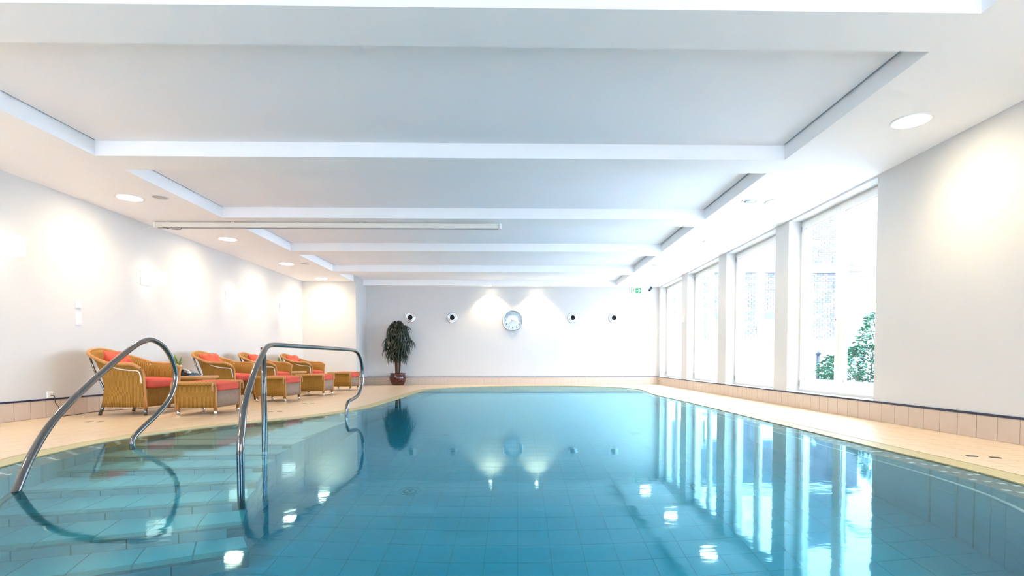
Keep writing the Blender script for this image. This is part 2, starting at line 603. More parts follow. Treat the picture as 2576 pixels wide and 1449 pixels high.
# ------------------------------------------------------------------ floor (pool deck)
bm = newbm()
fill_poly(bm, [[(XL, YN), (XR, YN), (XR, YF), (XL, YF)], [(p.x, p.y) for p in EDGE]], -0.004)
strip(bm, EDGE, -0.004, EDGE, -0.16)
floor = obj('floor', bm, 'deck_grout')
tag(floor, 'pale terracotta tiled pool deck around the water', 'floor', kind='structure')
TX, TY = 0.2, 0.1
full_me = open_box_mesh('tile', TX - 0.0045, TY - 0.0045, 0.006, 'deck_tile')
items = []
ny0 = int(math.floor(YN / TY))
for iy in range(ny0, int(YF / TY) + 1):
    for ix in range(int(math.floor(XL / TX)), int(XR / TX) + 1):
        cx, cy = (ix + 0.5) * TX + (0.1 if iy % 2 else 0.0) * 0, (iy + 0.5) * TY
        if cy > YNICHE and cx < XNICHE:
            continue
        x0, x1 = max(XL, cx - TX / 2 + .002), min(XR, cx + TX / 2 - .002)
        y0, y1 = max(YN, cy - TY / 2 + .002), min(YF, cy + TY / 2 - .002)
        if x1 - x0 < 0.02 or y1 - y0 < 0.02:
            continue
        d, i = sdist(cx, cy)
        if d > 0.13:
            continue
        whole = abs((x1 - x0) - (TX - .004)) < 1e-4 and abs((y1 - y0) - (TY - .004)) < 1e-4
        if d < -0.13 and whole:
            items.append((Matrix.Translation((cx, cy, 0)), (cx, cy, 0), None))
            continue
        poly = [(x0, y0), (x1, y0), (x1, y1), (x0, y1)]
        if d >= -0.13:
            e, n = EDGE[i], INW[i]
            res = []
            for a in range(4):
                p, q = Vector(poly[a]), Vector(poly[(a + 1) % 4])
                dp, dq = (p - e).dot(n) + 0.006, (q - e).dot(n) + 0.006
                if dp <= 0: res.append((p.x, p.y))
                if dp * dq < 0:
                    r = p.lerp(q, dp / (dp - dq)); res.append((r.x, r.y))
            poly = res
            if len(poly) < 3:
                continue
            ar = abs(sum(poly[a][0] * poly[(a + 1) % len(poly)][1] - poly[(a + 1) % len(poly)][0] * poly[a][1] for a in range(len(poly)))) / 2
            if ar < 0.0008:
                continue
        b2 = newbm()
        prism(b2, [(p[0] - cx, p[1] - cy) for p in poly], -0.006, 0)
        items.append((Matrix.Translation((cx, cy, 0)), (cx, cy, 0), to_mesh(b2, 'cut_tile')))
pieces(floor, 'tile', full_me, 'deck_tile', items, stuff_name='tile_field')

# ------------------------------------------------------------------ pool basin
basin = empty('pool_basin')
tag(basin, 'tiled free-form swimming pool basin with broad entry steps', 'pool', kind='structure')
L1, L2 = off(GRATE_W), off(GRATE_W + LIP_W)
bm = newbm()
strip(bm, EDGE, -0.07, L1, -0.07)
strip(bm, off(GRATE_W - 0.012), -0.07, off(GRATE_W - 0.012), -0.012)
obj('overflow_channel', bm, 'channel_dark', basin)
bm = newbm()
strip(bm, off(GRATE_W - 0.012), -0.012, off(GRATE_W), -0.012)
strip(bm, off(GRATE_W), -0.012, off(GRATE_W), ZLIP)
strip(bm, off(GRATE_W), ZLIP, L2, ZLIP)
obj('overflow_lip', bm, 'lip_tile', basin)
bm = newbm()
strip(bm, L2, ZLIP, L2, ZPF - 0.05)
obj('pool_wall', bm, 'pool_grout', basin)
bm = newbm()
fill_poly(bm, [[(p.x, p.y) for p in off(GRATE_W + LIP_W - 0.05)]], ZPF - 0.004)
pfloor = obj('pool_floor', bm, 'pool_grout', basin)
# grate slats
grate = empty('overflow_grate')
tag(grate, 'yellowish slatted overflow grate running round the pool edge', 'grate')
bm = newbm()
box(bm, -0.0108, 0.0108, -GRATE_W / 2 + 0.011, GRATE_W / 2, -0.014, 0)
box(bm, -0.0055, 0.0055, -GRATE_W / 2 - 0.002, -GRATE_W / 2 + 0.011, -0.014, -0.0005)
slat = to_mesh(bm, 'slat')
slat.materials.append(MATS['grate'])
NS = int(cum[-1] / 0.0235)
items = []
for k in range(NS):
    f = k / NS * NP
    i = int(f); a = f - i
    p = EDGE[i].lerp(EDGE[(i + 1) % NP], a)
    n = INW[i].lerp(INW[(i + 1) % NP], a).normalized()
    c = p + n * (GRATE_W / 2 + 0.002)
    items.append((frame(c.x, c.y, -0.001, (n.y, -n.x, 0), (n.x, n.y, 0)), (c.x, c.y, 0), None))
pieces(grate, 'slat', slat, 'grate', items, stuff_name='slat_field')
# pale square markers in the lip, four to a group on a slant
mk = open_box_mesh('marker_tile', 0.036, 0.036, 0.004, 'marker_tile')
items = []
NG = int(cum[-1] / 0.27)
for g in range(NG):
    for q in range(4):
        f = ((g + 0.16 * q) / NG * NP) % NP
        i = int(f)
        c = EDGE[i] + INW[i] * (GRATE_W + 0.025 + 0.045 * q)
        n = INW[i]
        items.append((frame(c.x, c.y, ZLIP + 0.003, (n.y, -n.x, 0), (n.x, n.y, 0)), (c.x, c.y, 0), None))
pieces(basin, 'marker_tile', mk, 'marker_tile', items, stuff_name='marker_field')
# pool floor tiles
pt = open_box_mesh('floor_tile', 0.1965, 0.1965, 0.006, 'pool_tile')
items = []
for ix in range(-18, 18):
    for iy in range(0, 78):
        cx, cy = 0.01 + 0.2 * (ix + 0.5), -0.04 + 0.2 * (iy + 0.5)
        if sdist(cx, cy)[0] > GRATE_W + LIP_W - 0.14:
            items.append((Matrix.Translation((cx, cy, ZPF)), (cx * 0.75, max(0.31, cy * 0.7), -0.3), None))
pieces(basin, 'floor_tile', pt, 'pool_tile', items, stuff_name='floor_tile_field')
# pool wall tiles
wt2 = open_box_mesh('wall_tile', 0.196, 0.196, 0.006, 'pool_tile')
wt1 = open_box_mesh('wall_tile', 0.118, 0.196, 0.006, 'pool_tile')
wt0 = open_box_mesh('wall_tile', 0.196, 0.106, 0.006, 'pool_tile')
wt00 = open_box_mesh('wall_tile', 0.118, 0.106, 0.006, 'pool_tile')
items = []
acc, i = 0.0, 0
L2cum = [0.0]
for k in range(NP):
    L2cum.append(L2cum[-1] + (L2[(k + 1) % NP] - L2[k]).length)
s = 0.0
while s < L2cum[-1] - 0.1:
    i = min(range(NP), key=lambda q: abs(L2cum[q] - s)) if s == 0 else next(q for q in range(i, NP + 1) if L2cum[q] >= s) % NP
    curved = CURV[i] > 0.18
    wd = 0.122 if curved else 0.2
    mid = s + wd / 2
    q = i
    while q < NP and L2cum[q] < mid:
        q += 1
    q %= NP
    p, n, t = L2[q], INW[q], TAN[q]
    zc = ZLIP - 0.004
    for r in range(8):
        h = 0.11 if r == 0 else 0.2
        c = p + n * 0.004
        me = ((wt00 if curved else wt0) if r == 0 else (wt1 if curved else wt2))
        items.append((frame(c.x, c.y, zc - h / 2, (-t.x, -t.y, 0), (0, 0, 1)) @ Matrix.Identity(4), (c.x, c.y, zc - h / 2), me))
        zc -= h
        if zc < ZPF + 0.02:
            break
    s += wd
# frame(): z axis = x cross y must face into the pool
chk = items[0]
zax = Vector((chk[0][0][2], chk[0][1][2], 0))
if zax.dot(Vector((0.5, 8.0, 0)) - Vector((chk[1][0], chk[1][1], 0))) < 0:
    items = [(M @ Matrix.Rotation(PI, 4, 'Y'), p, d) for M, p, d in items]
pieces(basin, 'wall_tile', wt2, 'pool_tile', items, stuff_name='wall_tile_field')

# entry steps: depth, y of the nosing at x=-1.85, its slope, x of the right end
STEPS = [(0.17, 4.58, 0.03, -1.90), (0.34, 4.29, 0.10, -1.90), (0.51, 4.01, 0.18, -1.87), (0.68, 3.72, 0.28, -1.79),
         (0.85, 3.41, 0.36, -1.72), (1.02, 3.11, 0.46, -1.62), (1.19, 2.83, 0.56, -1.50)]
XLEFT = -3.6


def nose(k, x):
    d, y, sl, xr = STEPS[k]
    return Vector((x, y + sl * (x + 1.85)))


RIGHT = [nose(k, STEPS[k][3]) for k in range(7)]
for k in range(7):
    d = STEPS[k][0]
    poly = [tuple(RIGHT[q]) for q in range(k, -1, -1)] + [(-2.0, 7.0), (XLEFT - 0.3, 7.0), tuple(nose(k, XLEFT - 0.3))]
    bm = newbm()
    prism(bm, poly, -d - 0.171 if k < 6 else ZPF - 0.02, -d)
    st = obj('step', bm, 'pool_grout', basin)
    xr = STEPS[k][3]
    nt_ = 9
    for q in range(nt_):
        ta, tb = q / nt_, (q + 1) / nt_
        def at(kk, t, back=0.0):
            xx = STEPS[kk][3] + (XLEFT - STEPS[kk][3]) * t
            p = nose(kk, xx)
            nrm = Vector((-STEPS[kk][2], 1)).normalized()
            return p + nrm * back
        e = 0.0018
        # nosing
        bm = newbm()
        prism(bm, [tuple(at(k, ta + e, -0.004)), tuple(at(k, tb - e, -0.004)), tuple(at(k, tb - e, 0.055)), tuple(at(k, ta + e, 0.055))], -d - 0.03, -d + 0.006)
        obj('nosing_tile', bm, 'nosing_tile', st)
        # tread
        bm = newbm()
        if k == 0:
            fa, fb = at(k, ta + e, 0.36), at(k, tb - e, 0.36)
        else:
            fa, fb = at(k - 1, ta + e, -0.006), at(k - 1, tb - e, -0.006)
        prism(bm, [tuple(at(k, ta + e, 0.060)), tuple(at(k, tb - e, 0.060)), tuple(fb), tuple(fa)], -d - 0.01, -d + 0.004)
        obj('tread_tile', bm, 'step_tile', st)
        # riser
        bm = newbm()
        h = ta + 0.5 / nt_
        ra, rb = min(0.985, ta + e + 0.04), min(0.998, tb - e + 0.04)
        prism(bm, [tuple(at(k, ra, -0.004)), tuple(at(k, rb, -0.004)), tuple(at(k, rb, 0.01)), tuple(at(k, ra, 0.01))], -d - 0.165 if k < 6 else ZPF, -d - 0.034)
        obj('riser_tile', bm, 'step_tile', st)
    if k == 0:
        for q in range(9):
            for r_ in range(1, 7):
                bm = newbm()
                x1 = -1.96 - 0.2 * q
                y0 = 4.58 + 0.36 + 0.22 * (r_ - 1)
                prism(bm, [(x1, y0 + .004), (x1 - 0.194, y0 + .004), (x1 - 0.194, y0 + 0.214), (x1, y0 + 0.214)], -d - 0.01, -d + 0.004)
                if sdist(x1 - 0.1, y0 + 0.1)[0] > 0.25:
                    obj('tread_tile', bm, 'step_tile', st)
                else:
                    bm.free()
# side of the step block
for k in range(6):
    a, b = RIGHT[k], RIGHT[k + 1]
    t = (b - a).normalized(); n = Vector((-t.y, t.x))
    L = (b - a).length
    for r_ in range(8):
        z1 = -STEPS[k + 1][0] - 0.005 - 0.17 * r_
        if z1 - 0.16 < ZPF - 0.03:
            break
        bm = newbm()
        prism(bm, [tuple(a + t * 0.004), tuple(b - t * 0.004), tuple(b - t * 0.004 + n * 0.006), tuple(a + t * 0.004 + n * 0.006)], z1 - 0.165, z1)
        obj('side_tile', bm, 'pool_tile', basin)
a, b = Vector((-2.0, 7.0)), RIGHT[0]
t = (b - a).normalized(); n = Vector((-t.y, t.x)); L = (b - a).length
for q in range(12):
    for r_ in range(7):
        z1 = -0.175 - 0.17 * r_
        bm = newbm()
        p, p2 = a + t * (L * q / 12 + 0.003), a + t * (L * (q + 1) / 12 - 0.003)
        if sdist(p.x, p.y)[0] < 0.3:
            bm.free(); continue
        prism(bm, [tuple(p), tuple(p2), tuple(p2 + n * 0.006), tuple(p + n * 0.006)], z1 - 0.165, z1)
        obj('side_tile', bm, 'pool_tile', basin)

# water
bm = newbm()
OUT = off(GRATE_W + 0.001)
fill_poly(bm, [[(p.x, p.y) for p in OUT]], ZW, True)
top_edges = [e for e in bm.edges if e.is_boundary]
r = bmesh.ops.extrude_edge_only(bm, edges=top_edges)
vs = [v for v in r['geom'] if isinstance(v, bmesh.types.BMVert)]
for v in vs:
    v.co.z = -1.9
bmesh.ops.contextual_create(bm, geom=[e for e in bm.edges if e.is_boundary])
bmesh.ops.triangulate(bm, faces=[f for f in bm.faces if len(f.verts) > 4])
bmesh.ops.recalc_face_normals(bm, faces=bm.faces)
water = obj('pool_water', bm, 'pool_water')
tag(water, 'still clear turquoise pool water reflecting lamps and windows', 'water', kind='stuff')

# ------------------------------------------------------------------ walls
bm = newbm()
box(bm, XR, 4.42, YN - 0.2, W0, -0.3, ZT)
for i in range(3):
    box(bm, XR, 4.42, WINS[i][1], WINS[i + 1][0], -0.3, ZT)
box(bm, XR, 4.42, WINS[3][1], YF + 0.3, -0.3, ZT)
for a, b in WINS:
    box(bm, XR, 4.42, a, b, -0.3, ZSILL - 0.02)
    box(bm, XR, 4.42, a, b, ZHEAD, ZT)
tag(obj('wall_right', bm, 'plaster'), 'white plastered window wall with deep reveals', 'wall', kind='structure')
bm = newbm(); box(bm, XL - 0.25, XL, YN - 0.2, YF + 0.3, -0.3, ZT)
tag(obj('wall_left', bm, 'plaster'), 'long white plastered wall behind the wicker chairs', 'wall', kind='structure')
bm = newbm(); box(bm, XL, XNICHE, YNICHE, YF + 0.3, -0.3, ZT)
tag(obj('wall_niche', bm, 'plaster'), 'short white return wall beyond the last wicker chair', 'wall', kind='structure')
bm = newbm(); box(bm, XNICHE, XR, YF, YF + 0.3, -0.3, ZT)
tag(obj('wall_far', bm, 'plaster'), 'white end wall with clock and round air nozzles', 'wall', kind='structure')
ADDED_WINS = [(-5.4, -2.7), (1.4, 3.9)]  # unseen windows added behind the viewpoint to let in daylight
NWZ0, NWZ1 = 0.25, 2.7
bm = newbm()
box(bm, XL, XR, YN - 0.2, YN, -0.3, NWZ0); box(bm, XL, XR, YN - 0.2, YN, NWZ1, ZT)
for xa, xb_ in ((XL, ADDED_WINS[0][0]), (ADDED_WINS[0][1], ADDED_WINS[1][0]), (ADDED_WINS[1][1], XR)):
    box(bm, xa, xb_, YN - 0.2, YN, NWZ0, NWZ1)
tag(obj('wall_near', bm, 'dark_panel'), 'dark panelled wall behind the viewpoint closing the hall', 'wall', kind='structure')  # wall added out of view; its tone shapes the light in the hall

# ------------------------------------------------------------------ ceiling with coffers
ceil = empty('ceiling')
tag(ceil, 'white coffered ceiling with cross beams and recessed panels', 'ceiling', kind='structure')
boxobj('slab', (XL - 0.25, 4.42, YN - 0.2, YF + 0.3, ZP + 0.05, ZT), 'ceiling_paint', ceil)
boxobj('soffit', (XL, CXL, YN, YF, ZS, ZP + 0.05), 'ceiling_paint', ceil)
boxobj('soffit', (CXR, XR, YN, YF, ZS, ZP + 0.05), 'ceiling_paint', ceil)
BEAM0, BP, BW = 3.26, 2.375, 0.40
beams = [BEAM0 + i * BP for i in range(-1, 5)]
prev = YN
beams_all = [(b, b + BW) for b in beams] + [(15.08, YF)]
for a, b in beams_all:
    boxobj('beam', (CXL, CXR, a, b, ZS, ZP + 0.05), 'ceiling_paint', ceil)
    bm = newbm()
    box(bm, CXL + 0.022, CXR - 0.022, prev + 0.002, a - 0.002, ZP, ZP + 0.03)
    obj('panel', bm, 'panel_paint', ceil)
    bm = newbm()
    for x0, x1 in ((CXL, CXL + 0.022), (CXR - 0.022, CXR)):
        box(bm, x0, x1, prev, a, ZP + 0.022, ZP + 0.05)
    obj('shadow_gap', bm, 'gap_dark', ceil)
    prev = b

# ------------------------------------------------------------------ skirting: tiles and dark cap strips, each its own piece
SK = 0.205
sk_me = open_box_mesh('skirting_tile', 0.2, 0.2, 0.009, 'skirting_tile')
cap_me = open_box_mesh('cap_strip', 0.203, 0.019, 0.014, 'skirting_cap')


def baseboard(name, label, p0, p1, nrm):
    p0, p1, nrm = Vector(p0), Vector(p1), Vector(nrm)
    t = (p1 - p0).normalized()
    L = (p1 - p0).length
    bm = newbm()
    a, b = p0 - nrm * 0.02, p1 - nrm * 0.02
    prism(bm, [(p0.x + nrm.x * .003, p0.y + nrm.y * .003), (p1.x + nrm.x * .003, p1.y + nrm.y * .003), (b.x, b.y), (a.x, a.y)], -0.004, SK + 0.018)
    o = obj(name, bm, 'skirting_grout')
    tag(o, label, 'baseboard', kind='structure')
    n = int(round(L / 0.207))
    pw = L / n
    tx = Vector((0, 0, 1)).cross(Vector((nrm.x, nrm.y, 0)))
    items, caps = [], []
    for i in range(n):
        c = p0 + t * (pw * (i + 0.5)) + nrm * 0.009
        items.append((frame(c.x, c.y, 0.102, tx, (0, 0, 1)), (c.x, c.y, 0.1), None))
        c2 = c + nrm * 0.003
        caps.append((frame(c2.x, c2.y, SK + 0.0095, tx, (0, 0, 1)), (c2.x, c2.y, 0.2), None))
    pieces(o, 'skirting_tile', sk_me, 'skirting_tile', items)
    pieces(o, 'cap_strip', cap_me, 'skirting_cap', caps)
    return o


baseboard('baseboard_left', 'terracotta skirting tiles with dark cap strip along the chair wall', (XL, YN), (XL, YNICHE), (1, 0))
baseboard('baseboard_right', 'terracotta skirting tiles with dark cap strip below the windows', (XR, YN), (XR, YF), (-1, 0))
baseboard('baseboard_far', 'terracotta skirting tiles with dark cap strip below the clock wall', (XNICHE, YF), (XR, YF), (0, -1))
baseboard('baseboard_niche', 'short run of skirting tiles on the return wall beyond the chairs', (XL, YNICHE), (XNICHE, YNICHE), (0, -1))
baseboard('baseboard_pier', 'short run of skirting tiles on the corner next to the palm', (XNICHE, YNICHE), (XNICHE, YF), (1, 0))

# ------------------------------------------------------------------ windows
WLAB = ['tall double casement window nearest the viewer with the shrub outside',
        'tall double casement window, second along the pool from the viewer',
        'tall double casement window, third along the pool from the viewer',
        'tall double casement window farthest away beside the clock wall']
for wi, (a, b) in enumerate(WINS):
    win = empty(f'window_{wi + 1}', (XFR, (a + b) / 2, ZSILL))
    tag(win, WLAB[wi], 'window', kind='structure')
    hw, H = (b - a) / 2, ZHEAD - ZSILL
    x0, x1 = 0.0, 0.075
    bm = newbm()
    fw = 0.05
    box(bm, x0 + .015, x1 + .02, -hw, -hw + fw, 0, H)
    box(bm, x0 + .015, x1 + .02, hw - fw, hw, 0, H)
    box(bm, x0 + .015, x1 + .02, -hw + fw, hw - fw, H - 0.05, H)
    box(bm, x0 + .015, x1 + .02, -hw + fw, hw - fw, 0, 0.045)
    obj('window_frame', bm, 'frame_paint', win)
    for s in (-1, 1):
        ya, yb = (-hw + 0.03, -0.002) if s < 0 else (0.002, hw - 0.03)
        bm = newbm()
        st_, rail_b, rail_t = 0.085, 0.15, 0.085
        za, zb = 0.025, H - 0.03
        rbox(bm, x0, x1, ya, ya + st_, za, zb, 0.006)
        rbox(bm, x0, x1, yb - st_, yb, za, zb, 0.006)
        rbox(bm, x0, x1, ya + st_, yb - st_, za, za + rail_b, 0.006)
        rbox(bm, x0, x1, ya + st_, yb - st_, zb - rail_t, zb, 0.006)
        # glazing bead
        g = 0.014
        for q in ((ya + st_, ya + st_ + g, za + rail_b, zb - rail_t), (yb - st_ - g, yb - st_, za + rail_b, zb - rail_t),
                  (ya + st_, yb - st_, za + rail_b, za + rail_b + g), (ya + st_, yb - st_, zb - rail_t - g, zb - rail_t)):
            box(bm, x0 + 0.018, x1 - 0.018, q[0], q[1], q[2], q[3])
        sash = obj('sash', bm, 'frame_paint', win)
        bm = newbm()
        box(bm, 0.034, 0.040, ya + st_, yb - st_, za + rail_b, zb - rail_t)
        obj('pane', bm, 'window_glass', sash)
        if s > 0:
            bm = newbm()
            rbox(bm, -0.010, 0.004, 0.030, 0.058, 0.92, 1.06, 0.004)
            tube(bm, [(-0.008, 0.044, 1.0), (-0.045, 0.044, 1.0)], 0.010, 10)
            tube(bm, smooth_path([(-0.045, 0.040, 1.0), (-0.05, 0.06, 1.0), (-0.05, 0.075, 0.97), (-0.05, 0.078, 0.90)], 4), 0.009, 10)
            h_ = obj('handle', bm, 'chrome', sash)
            tag(h_, 'silver lever handle')
        for zz in (0.12, H - 0.12):
            bm = newbm()
            tube(bm, [(-0.006, s * (hw - 0.03), zz - 0.04), (-0.006, s * (hw - 0.03), zz + 0.04)], 0.008, 8)
            obj('hinge', bm, 'grey_plastic', win)
    bm = newbm()
    rbox(bm, XR - 0.006 - XFR, 0.02, -hw, hw, -0.012, 0.0, 0.002)
    obj('window_sill', bm, 'sill_stone', win)

for wn, (nx0, nx1) in enumerate(ADDED_WINS):
    win = empty(f'window_{5 + wn}', ((nx0 + nx1) / 2, YN - 0.1, NWZ0))
    tag(win, ['window in the wall behind the viewpoint on the chair side', 'window in the wall behind the viewpoint on the window side'][wn], 'window', kind='structure')
    Hn, hwn = NWZ1 - NWZ0, (nx1 - nx0) / 2
    for q in range(2):
        xa, xb_ = -hwn + hwn * q, hwn * q
        bm = newbm()
        for bxx in ((xa, xa + .08, 0, Hn), (xb_ - .08, xb_, 0, Hn), (xa + .08, xb_ - .08, 0, .14), (xa + .08, xb_ - .08, Hn - .09, Hn)):
            box(bm, bxx[0], bxx[1], -0.035, 0.035, bxx[2], bxx[3])
        sash = obj('sash', bm, 'frame_paint', win)
        bm = newbm(); box(bm, xa + .08, xb_ - .08, -0.003, 0.003, .14, Hn - .09)
        obj('pane', bm, 'window_glass', sash)

# ------------------------------------------------------------------ ceiling lights
def ring(bm, r0, r1, z0, z1, seg=28):
    prof = [(r0, z1), (r0, z0), (r1, z0), (r1, z1)]
    lathe(bm, prof, seg, capb=False, capt=False)


def make_downlight():
    root = empty('ceiling_light')
    bm = newbm()
    ring(bm, 0.14, 0.16, -0.008, 0.004)
    obj('trim_ring', bm, 'white_plastic', root)
    bm = newbm()
    lathe(bm, [(0.001, -0.012), (0.10, -0.010), (0.1405, -0.004), (0.1405, 0.0)], 28)
    obj('diffuser', bm, 'light_disc', root)
    ld = bpy.data.lights.new('lamp', 'SPOT')
    ld.energy = SPOT_W
    ld.color = WARM
    ld.spot_size = math.radians(150)
    ld.spot_blend = 0.85
    ld.shadow_soft_size = 0.10
    lo = bpy.data.objects.new('lamp', ld)
    C.objects.link(lo)
    lo.parent = root
    lo.location = (0, 0, -0.03)
    return root


proto = make_downlight()
ORD = ['behind the viewpoint', 'nearest the viewer', 'second from the viewer', 'third from the viewer', 'fourth from the viewer', 'fifth from the viewer', 'farthest from the viewer']
spots = [(3.43, y, 'round recessed ceiling light over the window-side deck, ' + ORD[k]) for k, y in enumerate((-0.04, 2.33, 4.70, 7.09, 9.45, 11.81, 14.17))]  # lamps short of the frame on this side are added for light
spots += [(-4.93, y, 'round recessed ceiling light above the wicker chairs, ' + ORD[k]) for k, y in enumerate((-0.04, 2.33, 4.70, 7.06, 9.41, 11.78, 13.86))]  # near lamps up to the second from the viewer are added, unseen
for k, (x, y, lab) in enumerate(spots):
    o = proto if k == 0 else copy_tree(proto)
    o.location = (x, y, ZS)
    tag(o, lab, 'ceiling light', 'recessed ceiling lights')


def make_wallwasher():
    root = empty('spotlight')
    bm = newbm(); ring(bm, 0.045, 0.06, -0.006, 0.003, 20)
    obj('trim_ring', bm, 'white_plastic', root)
    bm = newbm(); lathe(bm, [(0.001, -0.005), (0.0455, -0.002), (0.0455, 0.0)], 20)
    obj('diffuser', bm, 'light_disc', root)
    ld = bpy.data.lights.new('lamp', 'SPOT')
    ld.energy = 24
    ld.color = WARM
    ld.spot_size = math.radians(108)
    ld.spot_blend = 0.5
    ld.shadow_soft_size = 0.03
    lo = bpy.data.objects.new('lamp', ld)
    C.objects.link(lo); lo.parent = root; lo.location = (0, 0, -0.015)
    return root


ww = make_wallwasher()
ww.location = (-0.72, 15.13, ZS)
tag(ww, 'small recessed spotlight above the end wall left of the clock', 'spotlight', 'spotlights above the clock')
w2 = copy_tree(ww); w2.location = (0.58, 15.13, ZS)
tag(w2, 'small recessed spotlight above the end wall right of the clock', 'spotlight', 'spotlights above the clock')


def make_speaker():
    root = empty('ceiling_speaker')
    bm = newbm(); ring(bm, 0.085, 0.105, -0.006, 0.003, 26)
    obj('rim', bm, 'white_plastic', root)
    bm = newbm(); lathe(bm, [(0.001, -0.004), (0.0855, -0.003), (0.0855, 0)], 26)
    obj('grille', bm, 'grey_cloth', root)
    return root


spk = make_speaker()
for k, (x, y, lab) in enumerate([(-4.53, 7.03, 'round grille ceiling speaker above the first wicker chair'),
                                 (-4.53, 11.76, 'round grille ceiling speaker above the last wicker chairs'),
                                 (3.05, 7.07, 'round grille ceiling speaker by the first window, nearer one'),
                                 (3.05, 11.81, 'round grille ceiling speaker on the window side, farther one')]):
    o = spk if k == 0 else copy_tree(spk)
    o.location = (x, y, ZS)
    tag(o, lab, 'speaker', 'ceiling speakers')


# wall lamps: box shades open at top and bottom
def make_sconce():
    root = empty('wall_lamp')
    bm = newbm(); rbox(bm, 0, 0.015, -0.10, 0.10, -0.105, 0.105, 0.003)
    obj('backplate', bm, 'white_plastic', root)
    bm = newbm()
    t = 0.006
    box(bm, 0.255 - t, 0.255, -0.1, 0.1, -0.105, 0.105)
    box(bm, 0.016, 0.255 - t, -0.1, -0.1 + t, -0.105, 0.105)
    box(bm, 0.016, 0.255 - t, 0.1 - t, 0.1, -0.105, 0.105)
    obj('shade', bm, 'shade_glass', root)
    bm = newbm(); lathe(bm, [(0.012, -0.05), (0.03, -0.03), (0.034, 0.0), (0.03, 0.03), (0.012, 0.05)], 14)
    b_ = obj('bulb', bm, 'bulb_glass', root, (0.13, 0, 0))
    bm = newbm(); tube(bm, [(0.013, 0, 0), (0.10, 0, 0)], 0.012, 8)
    obj('lamp_holder', bm, 'white_plastic', root)
    ld = bpy.data.lights.new('lamp', 'POINT')
    ld.energy = BOX_W; ld.color = (1.0, 0.84, 0.66); ld.shadow_soft_size = 0.036
    lo = bpy.data.objects.new('lamp', ld)
    C.objects.link(lo); lo.parent = root; lo.location = (0.13, 0, 0)
    return root


sc0 = make_sconce()
for k, (y, lab) in enumerate([(3.56, 'glowing box wall lamp nearest the viewer on the left wall'),  # this lamp is added beyond the left edge for its light
                              (5.95, 'glowing box wall lamp, large one cut by the left picture edge'),
                              (8.33, 'glowing box wall lamp, second from the left picture edge'),
                              (10.70, 'glowing box wall lamp, third from the left picture edge'),
                              (13.08, 'glowing box wall lamp closest to the return wall')]):
    o = sc0 if k == 0 else copy_tree(sc0)
    o.location = (XL, y, 1.92)
    tag(o, lab, 'wall lamp', 'box lamps along the left wall')

# ------------------------------------------------------------------ switches, socket, cable
def wall_plate(name, y, z, hy, hz, label, keys):
    root = empty(name, (XL, y, z))
    tag(root, label, 'switch' if 'switch' in name else 'socket')
    bm = newbm(); rbox(bm, 0, 0.012, -hy, hy, -hz, hz, 0.003)
    obj('plate', bm, 'white_plastic', root)
    for (a, b, c, d) in keys:
        bm = newbm(); rbox(bm, 0.010, 0.020, a, b, c, d, 0.003)
        obj('key', bm, 'cream_plastic', root)
    return root


wall_plate('light_switch', 7.06, 1.395, 0.042, 0.042, 'small square light switch on the left wall, upper one', [(-0.026, 0.026, -0.026, 0.026)])
wall_plate('light_switch', 7.06, 1.22, 0.042, 0.082, 'tall double light switch below the small square one', [(-0.03, 0.03, 0.006, 0.068), (-0.03, 0.03, -0.068, -0.006)])
so = empty('wall_socket', (XL, 6.60, 0.268))
tag(so, 'white wall socket with a dark plug above the skirting', 'socket')
bm = newbm(); rbox(bm, 0, 0.014, -0.04, 0.04, -0.04, 0.04, 0.003)
obj('plate', bm, 'white_plastic', so)
bm = newbm(); lathe(bm, [(0.02, 0), (0.02, 0.004)], 16)
bmesh.ops.rotate(bm, verts=bm.verts, cent=(0, 0, 0), matrix=Matrix.Rotation(PI / 2, 3, 'Y'))
obj('outlet', bm, 'cream_plastic', so, (0.014, 0, 0))
bm = newbm()
cab = smooth_path([(XL + 0.016, 6.60, 0.262), (XL + 0.05, 6.61, 0.25), (XL + 0.055, 6.62, 0.17), (XL + 0.06, 6.66, 0.10), (XL + 0.07, 6.58, 0.02), (XL + 0.10, 6.60, 0.006),
                   (XL + 0.12, 6.8, 0.005), (XL + 0.08, 7.1, 0.005), (XL + 0.12, 7.4, 0.005), (XL + 0.3, 7.65, 0.005), (XL + 0.5, 7.8, 0.005), (XL + 0.68, 7.95, 0.005)], 8)
tube(bm, cab, 0.0042, 8)
tag(obj('power_cable', bm, 'wire'), 'thin dark cable from the socket along the skirting', 'cable')

# ------------------------------------------------------------------ projection screen case under the beam
sc = empty('screen_case', (-2.81, 8.25, ZS))
tag(sc, 'long white roll-up screen case hung under the ceiling beam', 'screen case')
bm = newbm(); rbox(bm, -2.56, 2.56, -0.04, 0.04, -0.092, -0.022, 0.006)
obj('housing', bm, 'cream_plastic', sc)
for s in (-1, 1):
    bm = newbm(); rbox(bm, s * 2.575 - 0.015, s * 2.575 + 0.015, -0.045, 0.045, -0.097, -0.018, 0.004)
    obj('end_cap', bm, 'white_plastic', sc)
for k in range(6):
    x = -2.37 + k * 0.955
    bm = newbm()
    rbox(bm, x - 0.03, x + 0.03, -0.046, 0.046, -0.026, -0.014, 0.003)
    tube(bm, [(x, 0, -0.016), (x, 0, 0)], 0.008, 8)
    obj('bracket', bm, 'cream_plastic', sc)
bm = newbm(); box(bm, -2.54, 2.54, -0.012, 0.012, -0.100, -0.088)
obj('bottom_slot', bm, 'grey_plastic', sc)
bm = newbm(); tube(bm, smooth_path([(-2.56, 0, -0.05), (-2.62, 0.0, -0.06), (-2.70, 0.0, -0.10), (-2.80, 0.0, -0.11)], 5), 0.004, 6)
obj('cord', bm, 'cream_plastic', sc)
